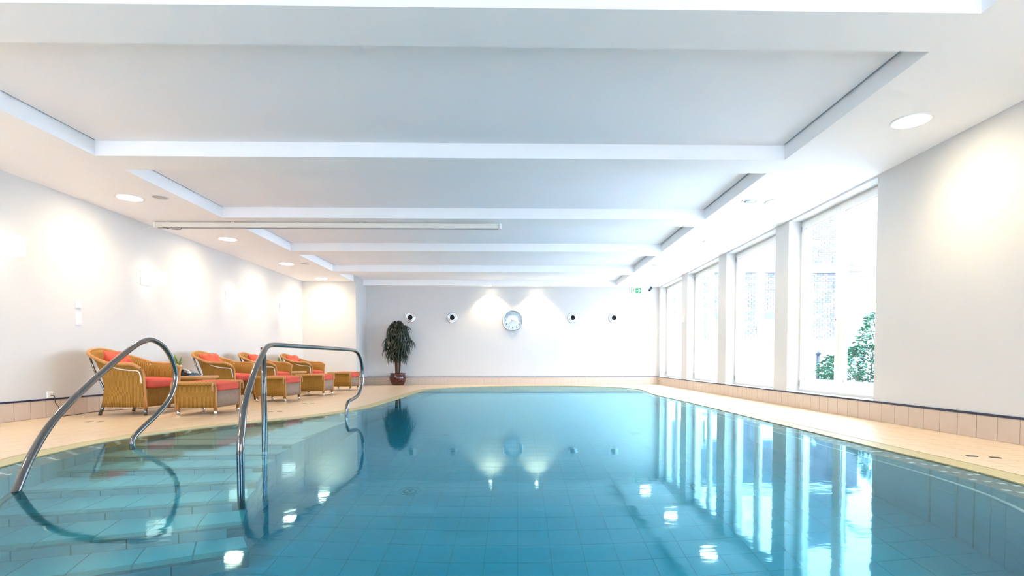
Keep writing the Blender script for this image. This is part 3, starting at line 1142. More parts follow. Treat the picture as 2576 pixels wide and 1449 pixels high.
bm = newbm(); tube(bm, smooth_path([(-2.45, -0.03, -0.095), (-2.32, -0.03, -0.12), (-2.2, -0.03, -0.125), (-2.17, -0.03, -0.095)], 5), 0.0035, 6)
obj('loose_wire', bm, 'wire', sc)

# ------------------------------------------------------------------ end wall: nozzles, clock, exit sign, sensor
def make_nozzle():
    root = empty('air_nozzle')
    bm = newbm()
    lathe(bm, [(0.145, 0.0), (0.15, 0.012), (0.14, 0.022), (0.115, 0.024), (0.108, 0.012)], 32, capt=False)
    obj('flange', bm, 'chrome', root)
    bm = newbm()
    lathe(bm, [(0.11, 0.008), (0.104, 0.035), (0.088, 0.052), (0.070, 0.058), (0.065, 0.05), (0.0645, 0.003)], 32, capb=False, capt=False)
    obj('ball', bm, 'chrome', root)
    bm = newbm(); lathe(bm, [(0.0655, 0.002), (0.0655, 0.004)], 28)
    obj('throat', bm, 'black', root)
    root.rotation_euler = (PI / 2, 0, 0)
    return root


nz = make_nozzle()
for k, (x, lab) in enumerate([(-2.98, 'round chrome air nozzle above the palm, first from the left'),
                              (-1.80, 'round chrome air nozzle between the palm and the clock'),
                              (1.61, 'round chrome air nozzle just right of the clock'),
                              (2.78, 'round chrome air nozzle below the exit sign, rightmost')]):
    o = nz if k == 0 else copy_tree(nz)
    o.location = (x, YF, 1.89)
    tag(o, lab, 'air nozzle', 'air nozzles on the end wall')

ck = empty('wall_clock', (-0.09, YF, 1.81))
tag(ck, 'round silver wall clock with applied numerals between the nozzles', 'clock')
bm = newbm()
lathe(bm, [(0.27, 0.0), (0.295, 0.006), (0.30, 0.03), (0.29, 0.045), (0.27, 0.048), (0.26, 0.03)], 48, capt=False)
bmesh.ops.rotate(bm, verts=bm.verts, cent=(0, 0, 0), matrix=Matrix.Rotation(PI / 2, 3, 'X'))
obj('rim', bm, 'chrome', ck)
bm = newbm(); lathe(bm, [(0.265, 0.014), (0.265, 0.02)], 48)
bmesh.ops.rotate(bm, verts=bm.verts, cent=(0, 0, 0), matrix=Matrix.Rotation(PI / 2, 3, 'X'))
obj('dial', bm, 'clock_face', ck)
for h in range(1, 13):
    cu = bpy.data.curves.new('numeral', 'FONT')
    cu.body = str(h); cu.size = 0.085; cu.align_x = 'CENTER'; cu.align_y = 'CENTER'; cu.extrude = 0.006
    to = bpy.data.objects.new('numeral', cu)
    C.objects.link(to)
    bpy.context.view_layer.update()
    me = bpy.data.meshes.new_from_object(to.evaluated_get(bpy.context.evaluated_depsgraph_get()))
    bpy.data.objects.remove(to)
    a = PI / 2 - h * PI / 6
    me.transform(Matrix.Translation((0.205 * math.cos(a), -0.028, 0.205 * math.sin(a))) @ Matrix.Rotation(PI / 2, 4, 'X'))
    me.materials.clear()
    obj('numeral', me, 'chrome', ck)


def hand(name, minutes, L, tail, wdt, y):
    a = PI / 2 - minutes / 60 * 2 * PI
    d = Vector((math.cos(a), 0, math.sin(a))); n = Vector((-d.z, 0, d.x))
    bm = newbm()
    pts = [-d * tail + n * wdt, -d * tail - n * wdt, d * L - n * wdt * 0.5, d * L + n * wdt * 0.5]
    lo = [bm.verts.new(p + Vector((0, y, 0))) for p in pts]
    hi = [bm.verts.new(p + Vector((0, y - 0.004, 0))) for p in pts]
    bm.faces.new(lo); bm.faces.new(hi[::-1])
    for i in range(4):
        bm.faces.new((lo[i], hi[i], hi[(i + 1) % 4], lo[(i + 1) % 4]))
    bmesh.ops.recalc_face_normals(bm, faces=bm.faces)
    obj(name, bm, 'grey_plastic', ck)


hand('minute_hand', 38.5, 0.17, 0.065, 0.007, -0.036)
hand('hour_hand', 18.2, 0.12, 0.06, 0.009, -0.031)
hand('second_hand', 18.8, 0.10, 0.02, 0.002, -0.041)

ex = empty('exit_sign', (3.40, YF, 2.66))
tag(ex, 'green and white emergency exit sign with running figure and right arrow', 'sign')
bm = newbm(); rbox(bm, -0.165, 0.165, -0.05, 0, -0.09, 0.095, 0.006)
obj('sign_box', bm, 'sign_white', ex)


def flat(name, polys, mat, y=-0.053):
    bm = newbm()
    for poly in polys:
        lo = [bm.verts.new((p[0], y, p[1])) for p in poly]
        hi = [bm.verts.new((p[0], y + 0.004, p[1])) for p in poly]
        bm.faces.new(lo); bm.faces.new(hi[::-1])
        for i in range(len(poly)):
            bm.faces.new((lo[i], hi[i], hi[(i + 1) % len(poly)], lo[(i + 1) % len(poly)]))
    bmesh.ops.recalc_face_normals(bm, faces=bm.faces)
    return obj(name, bm, mat, ex)


flat('green_field', [[(-0.012, -0.072), (0.15, -0.072), (0.15, 0.072), (-0.012, 0.072)]], 'sign_green')
flat('arrow', [[(0.01, -0.014), (0.075, -0.014), (0.075, 0.014), (0.01, 0.014)],
               [(0.062, 0.052), (0.085, 0.052), (0.135, 0.0), (0.105, 0.0)], [(0.062, -0.052), (0.105, 0.0), (0.135, 0.0), (0.085, -0.052)]], 'sign_white', -0.056)
c_ = [(-0.052 + 0.014 * math.cos(a * PI / 5), 0.058 + 0.014 * math.sin(a * PI / 5)) for a in range(10)]
flat('running_figure', [c_, [(-0.075, 0.04), (-0.05, 0.042), (-0.062, -0.012), (-0.085, -0.008)],
                        [(-0.052, 0.040), (-0.046, 0.034), (-0.028, 0.012), (-0.034, 0.008)],
                        [(-0.072, 0.038), (-0.10, 0.018), (-0.096, 0.010), (-0.066, 0.028)],
                        [(-0.070, -0.012), (-0.060, -0.012), (-0.042, -0.036), (-0.050, -0.040)],
                        [(-0.050, -0.036), (-0.041, -0.036), (-0.046, -0.070), (-0.054, -0.070)],
                        [(-0.085, -0.010), (-0.074, -0.012), (-0.090, -0.050), (-0.100, -0.046)]], 'sign_green')
flat('door_mark', [[(-0.150, -0.072), (-0.134, -0.072), (-0.134, 0.072), (-0.150, 0.072)]], 'sign_green')

cc = empty('security_camera', (3.78, 15.18, ZS))
tag(cc, 'small dark camera on the ceiling next to the exit sign', 'camera')
bm = newbm(); lathe(bm, [(0.03, 0), (0.03, -0.01)], 16); obj('mount', bm, 'grey_plastic', cc)
bm = newbm(); tube(bm, [(0, 0, -0.008), (0, 0, -0.05)], 0.009, 8); obj('stem', bm, 'grey_plastic', cc)
bm = newbm(); tube(bm, [(0.03, 0.03, -0.04), (-0.05, -0.06, -0.12)], 0.03, 14); obj('camera_body', bm, 'lamp_metal', cc)
bm = newbm(); tube(bm, [(-0.048, -0.058, -0.118), (-0.056, -0.067, -0.126)], 0.022, 14); obj('lens', bm, 'black_plastic', cc)

th = empty('wall_button', (XR, WINS[2][1] + 0.2, 1.68))
tag(th, 'small beige button box on the pier between the last two windows', 'button box')
bm = newbm(); rbox(bm, -0.05, 0, -0.035, 0.035, -0.07, 0.07, 0.008); obj('case', bm, 'cream_plastic', th)
bm = newbm(); rbox(bm, -0.058, -0.048, -0.02, 0.02, -0.045, -0.005, 0.004); obj('key', bm, 'white_plastic', th)

# ------------------------------------------------------------------ floor drains: pairs of small dark slots
def drain(x, y, ang, label):
    r_ = empty('floor_drain', (x, y, 0), ang)
    tag(r_, label, 'drain', 'drain slots in the deck')
    for s in (-1, 1):
        bm = newbm()
        rbox(bm, s * 0.065 - 0.032, s * 0.065 + 0.032, -0.03, 0.03, -0.003, 0.0015, 0.001, 1)
        obj('slot_plate', bm, 'channel_dark' if x > 3.2 and y < 5 else 'drain_brown', r_)


drain(3.30, 3.74, -0.5, 'pair of dark drain slots in the deck at the right picture edge')
drain(-4.68, 6.07, 0.0, 'pair of dark drain slots in the deck before the first wicker chair')
drain(-3.20, 7.22, 0.0, 'pair of dark drain slots in the deck past the first footstool')
drain(-3.30, 8.62, 0.0, 'pair of dark drain slots in the deck before the second footstool')
drain(3.35, 7.60, 0.2, 'pair of dark drain slots in the deck below the second window')

# ------------------------------------------------------------------ hand rails
R_T = 0.0215
r1 = [(-2.575, 2.62, -1.03), (-2.58, 2.66, -0.5), (-2.60, 2.74, -0.2), (-2.638, 2.873, -0.02), (-2.686, 3.037, 0.165), (-2.757, 3.277, 0.337),
      (-2.867, 3.655, 0.505), (-2.978, 4.033, 0.651), (-3.096, 4.433, 0.790), (-3.160, 4.66, 0.846), (-3.18, 4.80, 0.858), (-3.18, 4.94, 0.805),
      (-3.18, 5.055, 0.69), (-3.18, 5.107, 0.54), (-3.18, 5.068, 0.41), (-3.18, 4.967, 0.293), (-3.18, 4.80, 0.187), (-3.18, 4.62, 0.095),
      (-3.18, 4.53, 0.03), (-3.18, 4.512, -0.05), (-3.18, 4.511, -0.14), (-3.18, 4.51, -0.24), (-3.18, 4.51, -0.34)]
ra = empty('hand_rail', (-3.0, 4.2, 0))
tag(ra, 'curved steel hand rail at the left end of the pool steps', 'hand rail', 'steel rails at the pool steps')
bm = newbm(); tube(bm, smooth_path([(x + 3.0, y - 4.2, z) for x, y, z in r1], 7), R_T, 18)
obj('rail_tube', bm, 'steel', ra)
r2 = [(-1.69, 3.33, -0.86), (-1.69, 3.33, -0.55), (-1.69, 3.33, -0.3), (-1.689, 3.328, -0.12), (-1.689, 3.327, -0.02), (-1.69, 3.33, 0.153), (-1.706, 3.385, 0.255), (-1.732, 3.467, 0.379), (-1.795, 3.673, 0.506),
      (-1.881, 3.952, 0.631), (-1.985, 4.29, 0.745), (-2.05, 4.50, 0.795), (-2.08, 4.70, 0.814), (-2.08, 5.2, 0.816), (-2.08, 5.8, 0.816),
      (-2.08, 6.4, 0.815), (-2.08, 6.90, 0.812), (-2.08, 7.12, 0.785), (-2.08, 7.27, 0.70), (-2.08, 7.35, 0.58), (-2.08, 7.35, 0.42), (-2.08, 7.27, 0.30),
      (-2.08, 7.12, 0.222), (-2.08, 6.92, 0.192), (-2.08, 6.74, 0.172), (-2.08, 6.675, 0.11), (-2.08, 6.66, 0.02), (-2.08, 6.66, -0.08), (-2.08, 6.66, -0.17)]
rb = empty('hand_rail', (-2.0, 5.0, 0))
tag(rb, 'steel hand rail with upright post and long level top bar', 'hand rail', 'steel rails at the pool steps')
bm = newbm(); tube(bm, smooth_path([(x + 2.0, y - 5.0, z) for x, y, z in r2], 7), R_T, 18)
obj('rail_tube', bm, 'steel', rb)
bm = newbm(); tube(bm, [(-0.055, -0.56, -0.35), (-0.055, -0.56, 0.0), (-0.055, -0.56, 0.40), (-0.055, -0.56, 0.787)], R_T, 18)
obj('post', bm, 'steel', rb)

# grab bar under water along the right pool wall
gb = empty('grab_bar', (2.5, 5.0, -0.2))
tag(gb, 'thin pale grab bar under water along the right pool wall', 'grab bar')
path = []
idx = [i for i in range(NP) if EDGE[i].x > 0.4 and EDGE[i].y < 11.5]
i0 = next(i for i in range(NP) if EDGE[i].x > 1.2 and EDGE[i].y < 2 and EDGE[i - 1].x <= 1.2)
k = i0
while EDGE[k % NP].y < 11.0:
    p = EDGE[k % NP] + INW[k % NP] * (GRATE_W + LIP_W + 0.055)
    path.append((p.x - 2.5, p.y - 5.0, -0.175 + 0.2)); k += 2
bm = newbm(); tube(bm, path, 0.013, 10)
obj('bar', bm, 'marker_tile', gb)
for q in range(6, len(path), 18):
    i = (i0 + 2 * q) % NP
    n = INW[i]
    x, y, z = path[q]
    bm = newbm(); tube(bm, [(x, y, z), (x - n.x * 0.055, y - n.y * 0.055, z)], 0.009, 8)
    obj('bracket', bm, 'ring_metal', gb)

# inlet rings in the basin
def inlet(M, label, r=0.085):
    root = empty('pool_inlet')
    root.matrix_world = M
    tag(root, label, 'pool inlet', 'round inlets in the basin')
    bm = newbm(); ring(bm, r * 0.62, r, -0.004, 0.008, 28)
    obj('ring', bm, 'ring_metal', root)
    bm = newbm(); lathe(bm, [(r * 0.63, 0), (r * 0.5, 0.006), (0.012, 0.008)], 28)
    obj('cover', bm, 'pool_tile', root)
    bm = newbm(); lathe(bm, [(0.012, 0.008), (0.010, 0.014)], 12)
    obj('screw', bm, 'ring_metal', root)


for (x, y, lab) in ((-0.84, 4.26, 'round inlet in the pool floor nearest the steps'), (1.46, 4.31, 'round inlet in the pool floor nearest the windows'),
                    (-0.86, 6.5, 'faint round inlet farther out in the pool floor, left one'), (1.46, 6.55, 'faint round inlet farther out in the pool floor, right one')):
    inlet(Matrix.Translation((x, y, ZPF)), lab)
inlet(frame(-1.90, 8.6, -0.5, (0, 1, 0), (0, 0, 1)), 'round inlet in the left pool wall below the palm reflection', 0.08)
inlet(frame(-1.935, 5.35, -0.55, (0, 1, 0), (0, 0, 1)), 'round inlet in the side of the step block', 0.08)

# ------------------------------------------------------------------ wicker chairs
def shell_rows(inner=False):
    """woven U-shaped body: rows from bottom to rim"""
    def back_x(z):
        pts = [(0.10, -0.285), (0.22, -0.255), (0.34, -0.240), (0.48, -0.29), (0.64, -0.37), (0.78, -0.45), (0.88, -0.51)]
        for (za, xa), (zb, xb) in zip(pts, pts[1:]):
            if z <= zb:
                t = max(0, (z - za) / (zb - za)); return xa + (xb - xa) * t
        return pts[-1][1]

    def half_w(z):
        return 0.315 + 0.05 * max(0, (z - 0.1)) / 0.54
    plan = []
    nside, ncor, nback = 8, 8, 5
    xs = [0.27 - 0.27 * i / nside for i in range(nside)]
    for i in range(nside): plan.append(('s', i / nside))
    for i in range(ncor + 1): plan.append(('c', i / ncor))
    for i in range(1, nback): plan.append(('b', i / nback))
    half = plan
    rows = []
    ts = [0, .12, .25, .38, .5, .62, .74, .85, .94, 1.0]

    def pt(kind, t, side, z):
        xb, wv = back_x(z), half_w(z)
        rc = 0.05 + 0.21 * max(0.0, min(1.0, (z - 0.25) / 0.45))
        fx = 0.27
        if kind == 's':
            return Vector((fx + (xb + rc - fx) * t, side * wv, z))
        if kind == 'c':
            a = t * PI / 2
            return Vector((xb + rc - rc * math.sin(a), side * (wv - rc * 0.8 + rc * 0.8 * math.cos(a)), z))
        wv2 = wv - rc * 0.8
        return Vector((xb, side * wv2 * (1 - t), z))
    seq = [(k, t, -1) for k, t in half] + [('b', 1.0, 1)] + [(k, t, 1) for k, t in half[::-1]]

    def top_z(k, t):
        if k == 's': return 0.635 + 0.03 * max(0, t - 0.45) - (0.055 * (1 - t / 0.26) ** 2 if t < 0.26 else 0)
        if k == 'c': return 0.652 + 0.155 * (t ** 0.9)
        return 0.807 + 0.022 * t
    for v in ts:
        row = []
        for (k, t, sd) in seq:
            z = 0.105 + (top_z(k, t) - 0.105) * v
            p = pt(k, t, sd, z)
            if v > 0.9:      # rim flares outwards
                o = 0.035 * (v - 0.9) / 0.1
                if k == 's': p.y += sd * o
                elif k == 'c': p += Vector((-math.sin(t * PI / 2), sd * math.cos(t * PI / 2), 0)) * o
                else: p.x -= o
            row.append(p)
        rows.append(row)
    return rows


def pillow_mesh(bm, sx, sy, sz, n=16, wr=0.012, seed=0, uvp=3.0):
    for s in (1, -1):
        V = []
        for j in range(n + 1):
            r_ = []
            for i in range(n + 1):
                u, v = -1 + 2 * i / n, -1 + 2 * j / n
                h = max(0.0, (1 - abs(u) ** uvp) * (1 - abs(v) ** uvp)) ** 0.55
                k = 1 - 0.06 * (1 - abs(u)) * abs(v) ** 4
                k2 = 1 - 0.06 * (1 - abs(v)) * abs(u) ** 4
                wz = noise.noise(Vector((u * 2.1 + seed, v * 2.1, s * 3.1))) * wr * (0.3 + h)
                r_.append(bm.verts.new((u * sx * k2, v * sy * k, s * (h * sz) + wz)))
            V.append(r_)
        for j in range(n):
            for i in range(n):
                q = (V[j][i], V[j][i + 1], V[j + 1][i + 1], V[j + 1][i])
                f = bm.faces.new(q if s > 0 else q[::-1])
                f.smooth = True
    bmesh.ops.remove_doubles(bm, verts=bm.verts, dist=0.0005)


def seat_cushion(bm, x0, x1, y0, y1, z0, z1, crown=0.02, seed=0):
    vs = box(bm, x0, x1, y0, y1, z0, z1)
    bmesh.ops.subdivide_edges(bm, edges=bm.edges[:], cuts=7, use_grid_fill=True)
    cx, cy, cz = (x0 + x1) / 2, (y0 + y1) / 2, (z0 + z1) / 2
    hx, hy, hz = (x1 - x0) / 2, (y1 - y0) / 2, (z1 - z0) / 2
    r = min(hz * 0.75, 0.045)
    for v in bm.verts:
        p = v.co - Vector((cx, cy, cz))
        q = Vector((max(-hx + r, min(hx - r, p.x)), max(-hy + r, min(hy - r, p.y)), max(-hz + r, min(hz - r, p.z))))
        d = p - q
        if d.length > 1e-6:
            p = q + d.normalized() * r
        u, w_ = p.x / hx, p.y / hy
        if p.z > 0:
            p.z += crown * (1 - u * u) * (1 - w_ * w_) + noise.noise(Vector((p.x * 6 + seed, p.y * 6, 0))) * 0.006
        v.co = p + Vector((cx, cy, cz))
    for f in bm.faces:
        f.smooth = True


def make_chair():
    root = empty('wicker_chair')
    rows = shell_rows()
    bm = newbm(); grid_uv(bm, rows)
    o = obj('woven_shell', bm, 'wicker', root)
    md = o.modifiers.new('thickness', 'SOLIDIFY'); md.thickness = 0.018; md.offset = 0
    # rim roll
    top = rows[-1]
    bm = newbm(); tube(bm, smooth_path(top[::2] + ([top[-1]] if len(top) % 2 == 0 else []), 3), 0.021, 10)
    obj('rim', bm, 'wicker_rim', root)
    # front arm edges: braided cord from arm end down to the leg
    for s in (-1, 1):
        e = [r[0 if s < 0 else -1] for r in rows]
        bm = newbm(); tube(bm, smooth_path([p + Vector((0.008, 0, 0)) for p in e[::-1]], 3), 0.013, 8)
        obj('braid', bm, 'wicker_rim', root)
        bm = newbm()
        y = s * 0.378
        tube(bm, smooth_path([(0.25, s * 0.356, 0.40), (0.247, s * 0.366, 0.48), (0.235, s * 0.374, 0.538), (0.20, s * 0.380, 0.556), (0.10, s * 0.381, 0.562), (-0.02, s * 0.379, 0.582), (-0.10, s * 0.378, 0.612), (-0.13, s * 0.378, 0.630)], 6), 0.009, 8)
        obj('frame_tube', bm, 'cream_tube', root)
        # rear tube down the back corner into the leg
        bm = newbm()
        tube(bm, smooth_path([(-0.485, s * 0.225, 0.785), (-0.40, s * 0.275, 0.62), (-0.325, s * 0.298, 0.48), (-0.268, s * 0.292, 0.36), (-0.245, s * 0.285, 0.25), (-0.262, s * 0.288, 0.13)], 6), 0.012, 8)
        obj('back_tube', bm, 'steel', root)
        bm = newbm(); tube(bm, [(-0.262, s * 0.290, 0.15), (-0.285, s * 0.292, 0.07), (-0.312, s * 0.295, 0.0)], 0.019, 12)
        obj('leg', bm, 'steel', root)
        bm = newbm(); tube(bm, [(0.262, s * 0.315, 0.33), (0.262, s * 0.315, 0.085)], 0.022, 12, rfun=lambda t: 0.022 + 0.004 * t)
        lg = obj('leg', bm, 'wicker_leg', root)
        bm = newbm(); tube(bm, [(0.262, s * 0.315, 0.09), (0.266, s * 0.317, 0.0)], 0.019, 12)
        obj('ferrule', bm, 'steel', lg)
    bm = newbm()
    rows2 = [[(0.262, y, z) for y in np.linspace(-0.30, 0.30, 9)] for z in (0.105, 0.2, 0.335)]
    grid_uv(bm, rows2)
    o = obj('front_panel', bm, 'wicker', root)
    md = o.modifiers.new('thickness', 'SOLIDIFY'); md.thickness = 0.014; md.offset = 0
    bm = newbm(); box(bm, -0.19, 0.25, -0.29, 0.29, 0.305, 0.325); uv_box(bm)
    obj('seat_deck', bm, 'wicker', root)
    bm = newbm(); seat_cushion(bm, -0.20, 0.30, -0.285, 0.285, 0.328, 0.45)
    obj('seat_cushion', bm, 'cushion_fabric', root)
    return root


def make_stool():
    root = empty('wicker_footstool')
    hx, hy = 0.245, 0.285
    for s in (-1, 1):
        rows = []
        for (dy, z) in ((0.0, 0.095), (0.004, 0.2), (0.004, 0.30), (0.012, 0.36), (0.035, 0.395), (0.066, 0.398), (0.082, 0.378)):
            rows.append([(x, s * (hy + dy), z) for x in np.linspace(-hx, hx, 9)])
        bm = newbm(); grid_uv(bm, rows)
        o = obj('side_panel', bm, 'wicker', root)
        md = o.modifiers.new('thickness', 'SOLIDIFY'); md.thickness = 0.014; md.offset = 0
        bm = newbm(); tube(bm, [(-hx - .02, s * (hy + .045), 0.40), (0, s * (hy + .045), 0.402), (hx + .02, s * (hy + .045), 0.40)], 0.020, 10)
        obj('rim', bm, 'wicker_rim', root)
        for e in (-1, 1):
            bm = newbm()
            tube(bm, smooth_path([(e * (hx + .006), s * p[0], p[1]) for p in ((hy, 0.09), (hy + .006, 0.2), (hy + .006, 0.31), (hy + .02, 0.375), (hy + .05, 0.40), (hy + .078, 0.385), (hy + .086, 0.34), (hy + .086, 0.30))], 4), 0.011, 8)
            obj('braid', bm, 'wicker_rim', root)
            bm = newbm(); tube(bm, [(e * (hx - .015), s * (hy - .012), 0.20), (e * (hx - .015), s * (hy - .012), 0.055)], 0.021, 12)
            lg = obj('leg', bm, 'wicker_leg', root)
            bm = newbm(); tube(bm, [(e * (hx - .015), s * (hy - .012), 0.058), (e * (hx - .015), s * (hy - .012), 0.0)], 0.0195, 12)
            obj('ferrule', bm, 'chrome', lg)
    for e in (-1, 1):
        bm = newbm()
        grid_uv(bm, [[(e * hx, y, z) for y in np.linspace(-hy, hy, 7)] for z in (0.095, 0.2, 0.30)])
        o = obj('end_panel', bm, 'wicker_grey', root)
        md = o.modifiers.new('thickness', 'SOLIDIFY'); md.thickness = 0.014; md.offset = 0
    bm = newbm(); box(bm, -hx + .01, hx - .01, -hy + .01, hy - .01, 0.27, 0.288); uv_box(bm)
    obj('seat_deck', bm, 'wicker', root)
    bm = newbm(); seat_cushion(bm, -hx - 0.02, hx + 0.02, -hy + 0.008, hy - 0.008, 0.292, 0.405, 0.022, 3)
    obj('cushion', bm, 'cushion_fabric', root)
    return root


def make_pillow(seed):
    root = empty('throw_pillow')
    bm = newbm(); pillow_mesh(bm, 0.15, 0.195, 0.085, 18, 0.035, seed)
    o = obj('pillow_cover', bm, 'pillow_fabric', root)
    bm = newbm()
    pts = [(-.15, -.195), (0, -.183), (.15, -.195), (.141, 0), (.15, .195), (0, .183), (-.15, .195), (-.141, 0)]
    tube(bm, [Vector((a, b, 0)) for a, b in pts], 0.005, 6, closed=True)
    obj('piping', bm, 'cushion_fabric', root)
    return root


CHX = -4.84
chy = [7.06, 9.22, 10.72, 12.57]
names = ['nearest the viewer', 'second from the viewer', 'third from the viewer', 'farthest from the viewer']
ch0, st0 = make_chair(), make_stool()
for k, y in enumerate(chy):
    o = ch0 if k == 0 else copy_tree(ch0)
    o.location = (CHX, y, 0)
    o.rotation_euler = (0, 0, math.radians([0, -1.5, 1, -2][k]))
    tag(o, f'woven wicker lounge chair with orange seat cushion, {names[k]}', 'chair', 'wicker lounge chairs')
    o = st0 if k == 0 else copy_tree(st0)
    o.location = (-3.975 + [0, -0.05, 0.03, 0.0][k], y + [0, 0.0, 0.0, 0.0][k], 0)
    o.rotation_euler = (0, 0, math.radians([0, -1, 2, -1][k]))
    tag(o, f'wicker footstool with orange cushion, {names[k]}', 'footstool', 'wicker footstools')
    p = make_pillow(k * 5.3)
    p.location = (CHX - 0.285, y + [0.02, -0.02, 0.03, 0.0][k], 0.665)
    p.rotation_euler = (math.radians([4, -5, 3, -4][k]), math.radians(-(90 + 30)), math.radians([3, -6, 5, -3][k]))
    tag(p, f'crumpled orange pillow leaning in the wicker chair {names[k]}', 'pillow', 'orange back pillows')


# round side tables
def make_table():
    root = empty('side_table')
    bm = newbm()
    uvl = bm.loops.layers.uv.verify()
    rows = [[(r * math.cos(a), r * math.sin(a), z) for a in np.linspace(0, 2 * PI, 41)] for r, z in ((0.26, 0.12), (0.27, 0.25), (0.30, 0.34), (0.335, 0.40), (0.35, 0.435))]
    grid_uv(bm, rows)
    obj('woven_body', bm, 'wicker', root)
    bm = newbm(); tube(bm, [(0.365 * math.cos(a), 0.365 * math.sin(a), 0.431) for a in np.linspace(0, 2 * PI, 48, endpoint=False)], 0.024, 10, closed=True)
    obj('rim', bm, 'wicker_rim', root)
    bm = newbm(); lathe(bm, [(0.345, 0.446), (0.347, 0.449), (0.347, 0.455), (0.345, 0.458)], 40)
    obj('table_top', bm, 'table_glass', root)
    for k in range(4):
        a = PI / 4 + k * PI / 2
        bm = newbm(); tube(bm, [(0.24 * math.cos(a), 0.24 * math.sin(a), 0.2), (0.27 * math.cos(a), 0.27 * math.sin(a), 0.0)], 0.02, 10)
        obj('leg', bm, 'wicker_leg', root)
    return root


tb = make_table()
TB1, TB2 = (-4.86, 8.13), (-4.88, 11.62)
tb.location = (*TB1, 0)
tag(tb, 'round wicker side table carrying the telephone', 'side table', 'wicker side tables')
t2 = copy_tree(tb); t2.location = (*TB2, 0)
tag(t2, 'round wicker side table between the two farthest chairs', 'side table', 'wicker side tables')


def make_spiky(n, L):
    root = empty('potted_plant')
    bm = newbm(); lathe(bm, [(0.042, 0.0), (0.046, 0.01), (0.066, 0.15), (0.062, 0.15), (0.056, 0.12)], 20)
    obj('pot', bm, 'white_glaze', root)
    bm = newbm(); lathe(bm, [(0.001, 0.119), (0.057, 0.121), (0.057, 0.124)], 14)
    obj('soil', bm, 'soil', root)
    for k in range(n):
        a = k * 2.4 + random.uniform(-.2, .2)
        ln = L * random.uniform(0.7, 1.05)
        lean = random.uniform(0.25, 1.0)
        bm = newbm()
        pts = []
        for i in range(6):
            t = i / 5
            r_ = 0.012 + ln * lean * t * 0.75
            z = 0.12 + ln * (t * (1.15 - 0.35 * lean) - 0.55 * lean * t * t)
            pts.append((r_, z, 0.011 * (1 - t) + 0.001 + 0.006 * math.sin(t * PI)))
        L_, R_ = [], []
        for r_, z, wd in pts:
            c = Vector((r_ * math.cos(a), r_ * math.sin(a), z)); n_ = Vector((-math.sin(a), math.cos(a), 0))
            L_.append(bm.verts.new(c + n_ * wd)); R_.append(bm.verts.new(c - n_ * wd))
        for i in range(5):
            bm.faces.new((L_[i], L_[i + 1], R_[i + 1], R_[i])).smooth = True
        obj('leaf', bm, 'spiky_leaf', root)
    return root


p1 = make_spiky(16, 0.26); p1.location = (-4.99, 8.05, 0.458)
tag(p1, 'small spiky green plant in a white pot beside the telephone', 'plant', 'table plants')
p2 = make_spiky(18, 0.24); p2.location = (-4.98, 11.50, 0.458)
tag(p2, 'small spiky green plant behind the arm of the third chair', 'plant', 'table plants')

# telephone
ph = empty('telephone', (-4.79, 8.02, 0.458), math.radians(-25))
tag(ph, 'black and silver desk telephone on the round wicker table', 'telephone')
bm = newbm()
pr = [(-0.10, 0), (0.10, 0), (0.10, 0.022), (0.04, 0.045), (-0.09, 0.082), (-0.10, 0.075)]
for s, lst in ((0, []),):
    A = [bm.verts.new((x, -0.085, z)) for x, z in pr]; B = [bm.verts.new((x, 0.085, z)) for x, z in pr]
    bm.faces.new(A); bm.faces.new(B[::-1])
    for i in range(len(pr)):
        bm.faces.new((A[i], B[i], B[(i + 1) % len(pr)], A[(i + 1) % len(pr)]))
bmesh.ops.recalc_face_normals(bm, faces=bm.faces)
bmesh.ops.bevel(bm, geom=bm.edges[:], offset=0.006, segments=2, affect='EDGES')
obj('base', bm, 'black_plastic', ph)
bm = newbm()
tube(bm, smooth_path([(0.085, -0.06, 0.052), (0.05, -0.06, 0.07), (-0.02, -0.06, 0.095), (-0.085, -0.06, 0.108)], 5), 0.017, 12)
lathe(bm, [(0.026, 0.032), (0.03, 0.045), (0.02, 0.06)], 14, 0.08, -0.06)
lathe(bm, [(0.026, 0.082), (0.03, 0.10), (0.02, 0.115)], 14, -0.078, -0.06)
obj('handset', bm, 'phone_silver', ph)
for i in range(4):
    for j in range(3):
        bm = newbm(); x = 0.06 - i * 0.032; z = 0.0325 + (0.10 - x) * 0.22
        rbox(bm, x - 0.011, x + 0.011, 0.0 + j * 0.027 - 0.01, 0.0 + j * 0.027 + 0.01, z - 0.006, z + 0.008, 0.003)
        obj('key', bm, 'grey_plastic', ph)

# ------------------------------------------------------------------ palm by the end wall
pm = empty('potted_palm', (-3.27, 15.02, 0))
tag(pm, 'tall lady palm in a round dark red pot by the end wall', 'potted palm')
bm = newbm()
lathe(bm, [(0.15, 0.0), (0.165, 0.01), (0.215, 0.12), (0.228, 0.20), (0.218, 0.26), (0.195, 0.295), (0.197, 0.305), (0.222, 0.318), (0.222, 0.332), (0.20, 0.335), (0.18, 0.30)], 36)
obj('pot', bm, 'glazed_pot', pm)
bm = newbm(); lathe(bm, [(0.001, 0.30), (0.183, 0.298), (0.183, 0.302)], 24)
obj('soil', bm, 'soil', pm)
trunks = [((-0.05, 0.0), (-0.07, 0.02, 1.2)), ((0.03, 0.03), (0.05, 0.03, 1.35)), ((0.05, -0.04), (0.10, -0.03, 1.1)), ((-0.01, -0.05), (-0.02, -0.03, 1.55))]
for (bx_, by_), tp in trunks:
    bm = newbm()
    tube(bm, smooth_path([(bx_, by_, 0.29), ((bx_ * 1.2 + tp[0]) / 2, (by_ + tp[1]) / 2, 0.75), tp], 5), 0.022, 8)
    obj('trunk', bm, 'palm_trunk', pm)


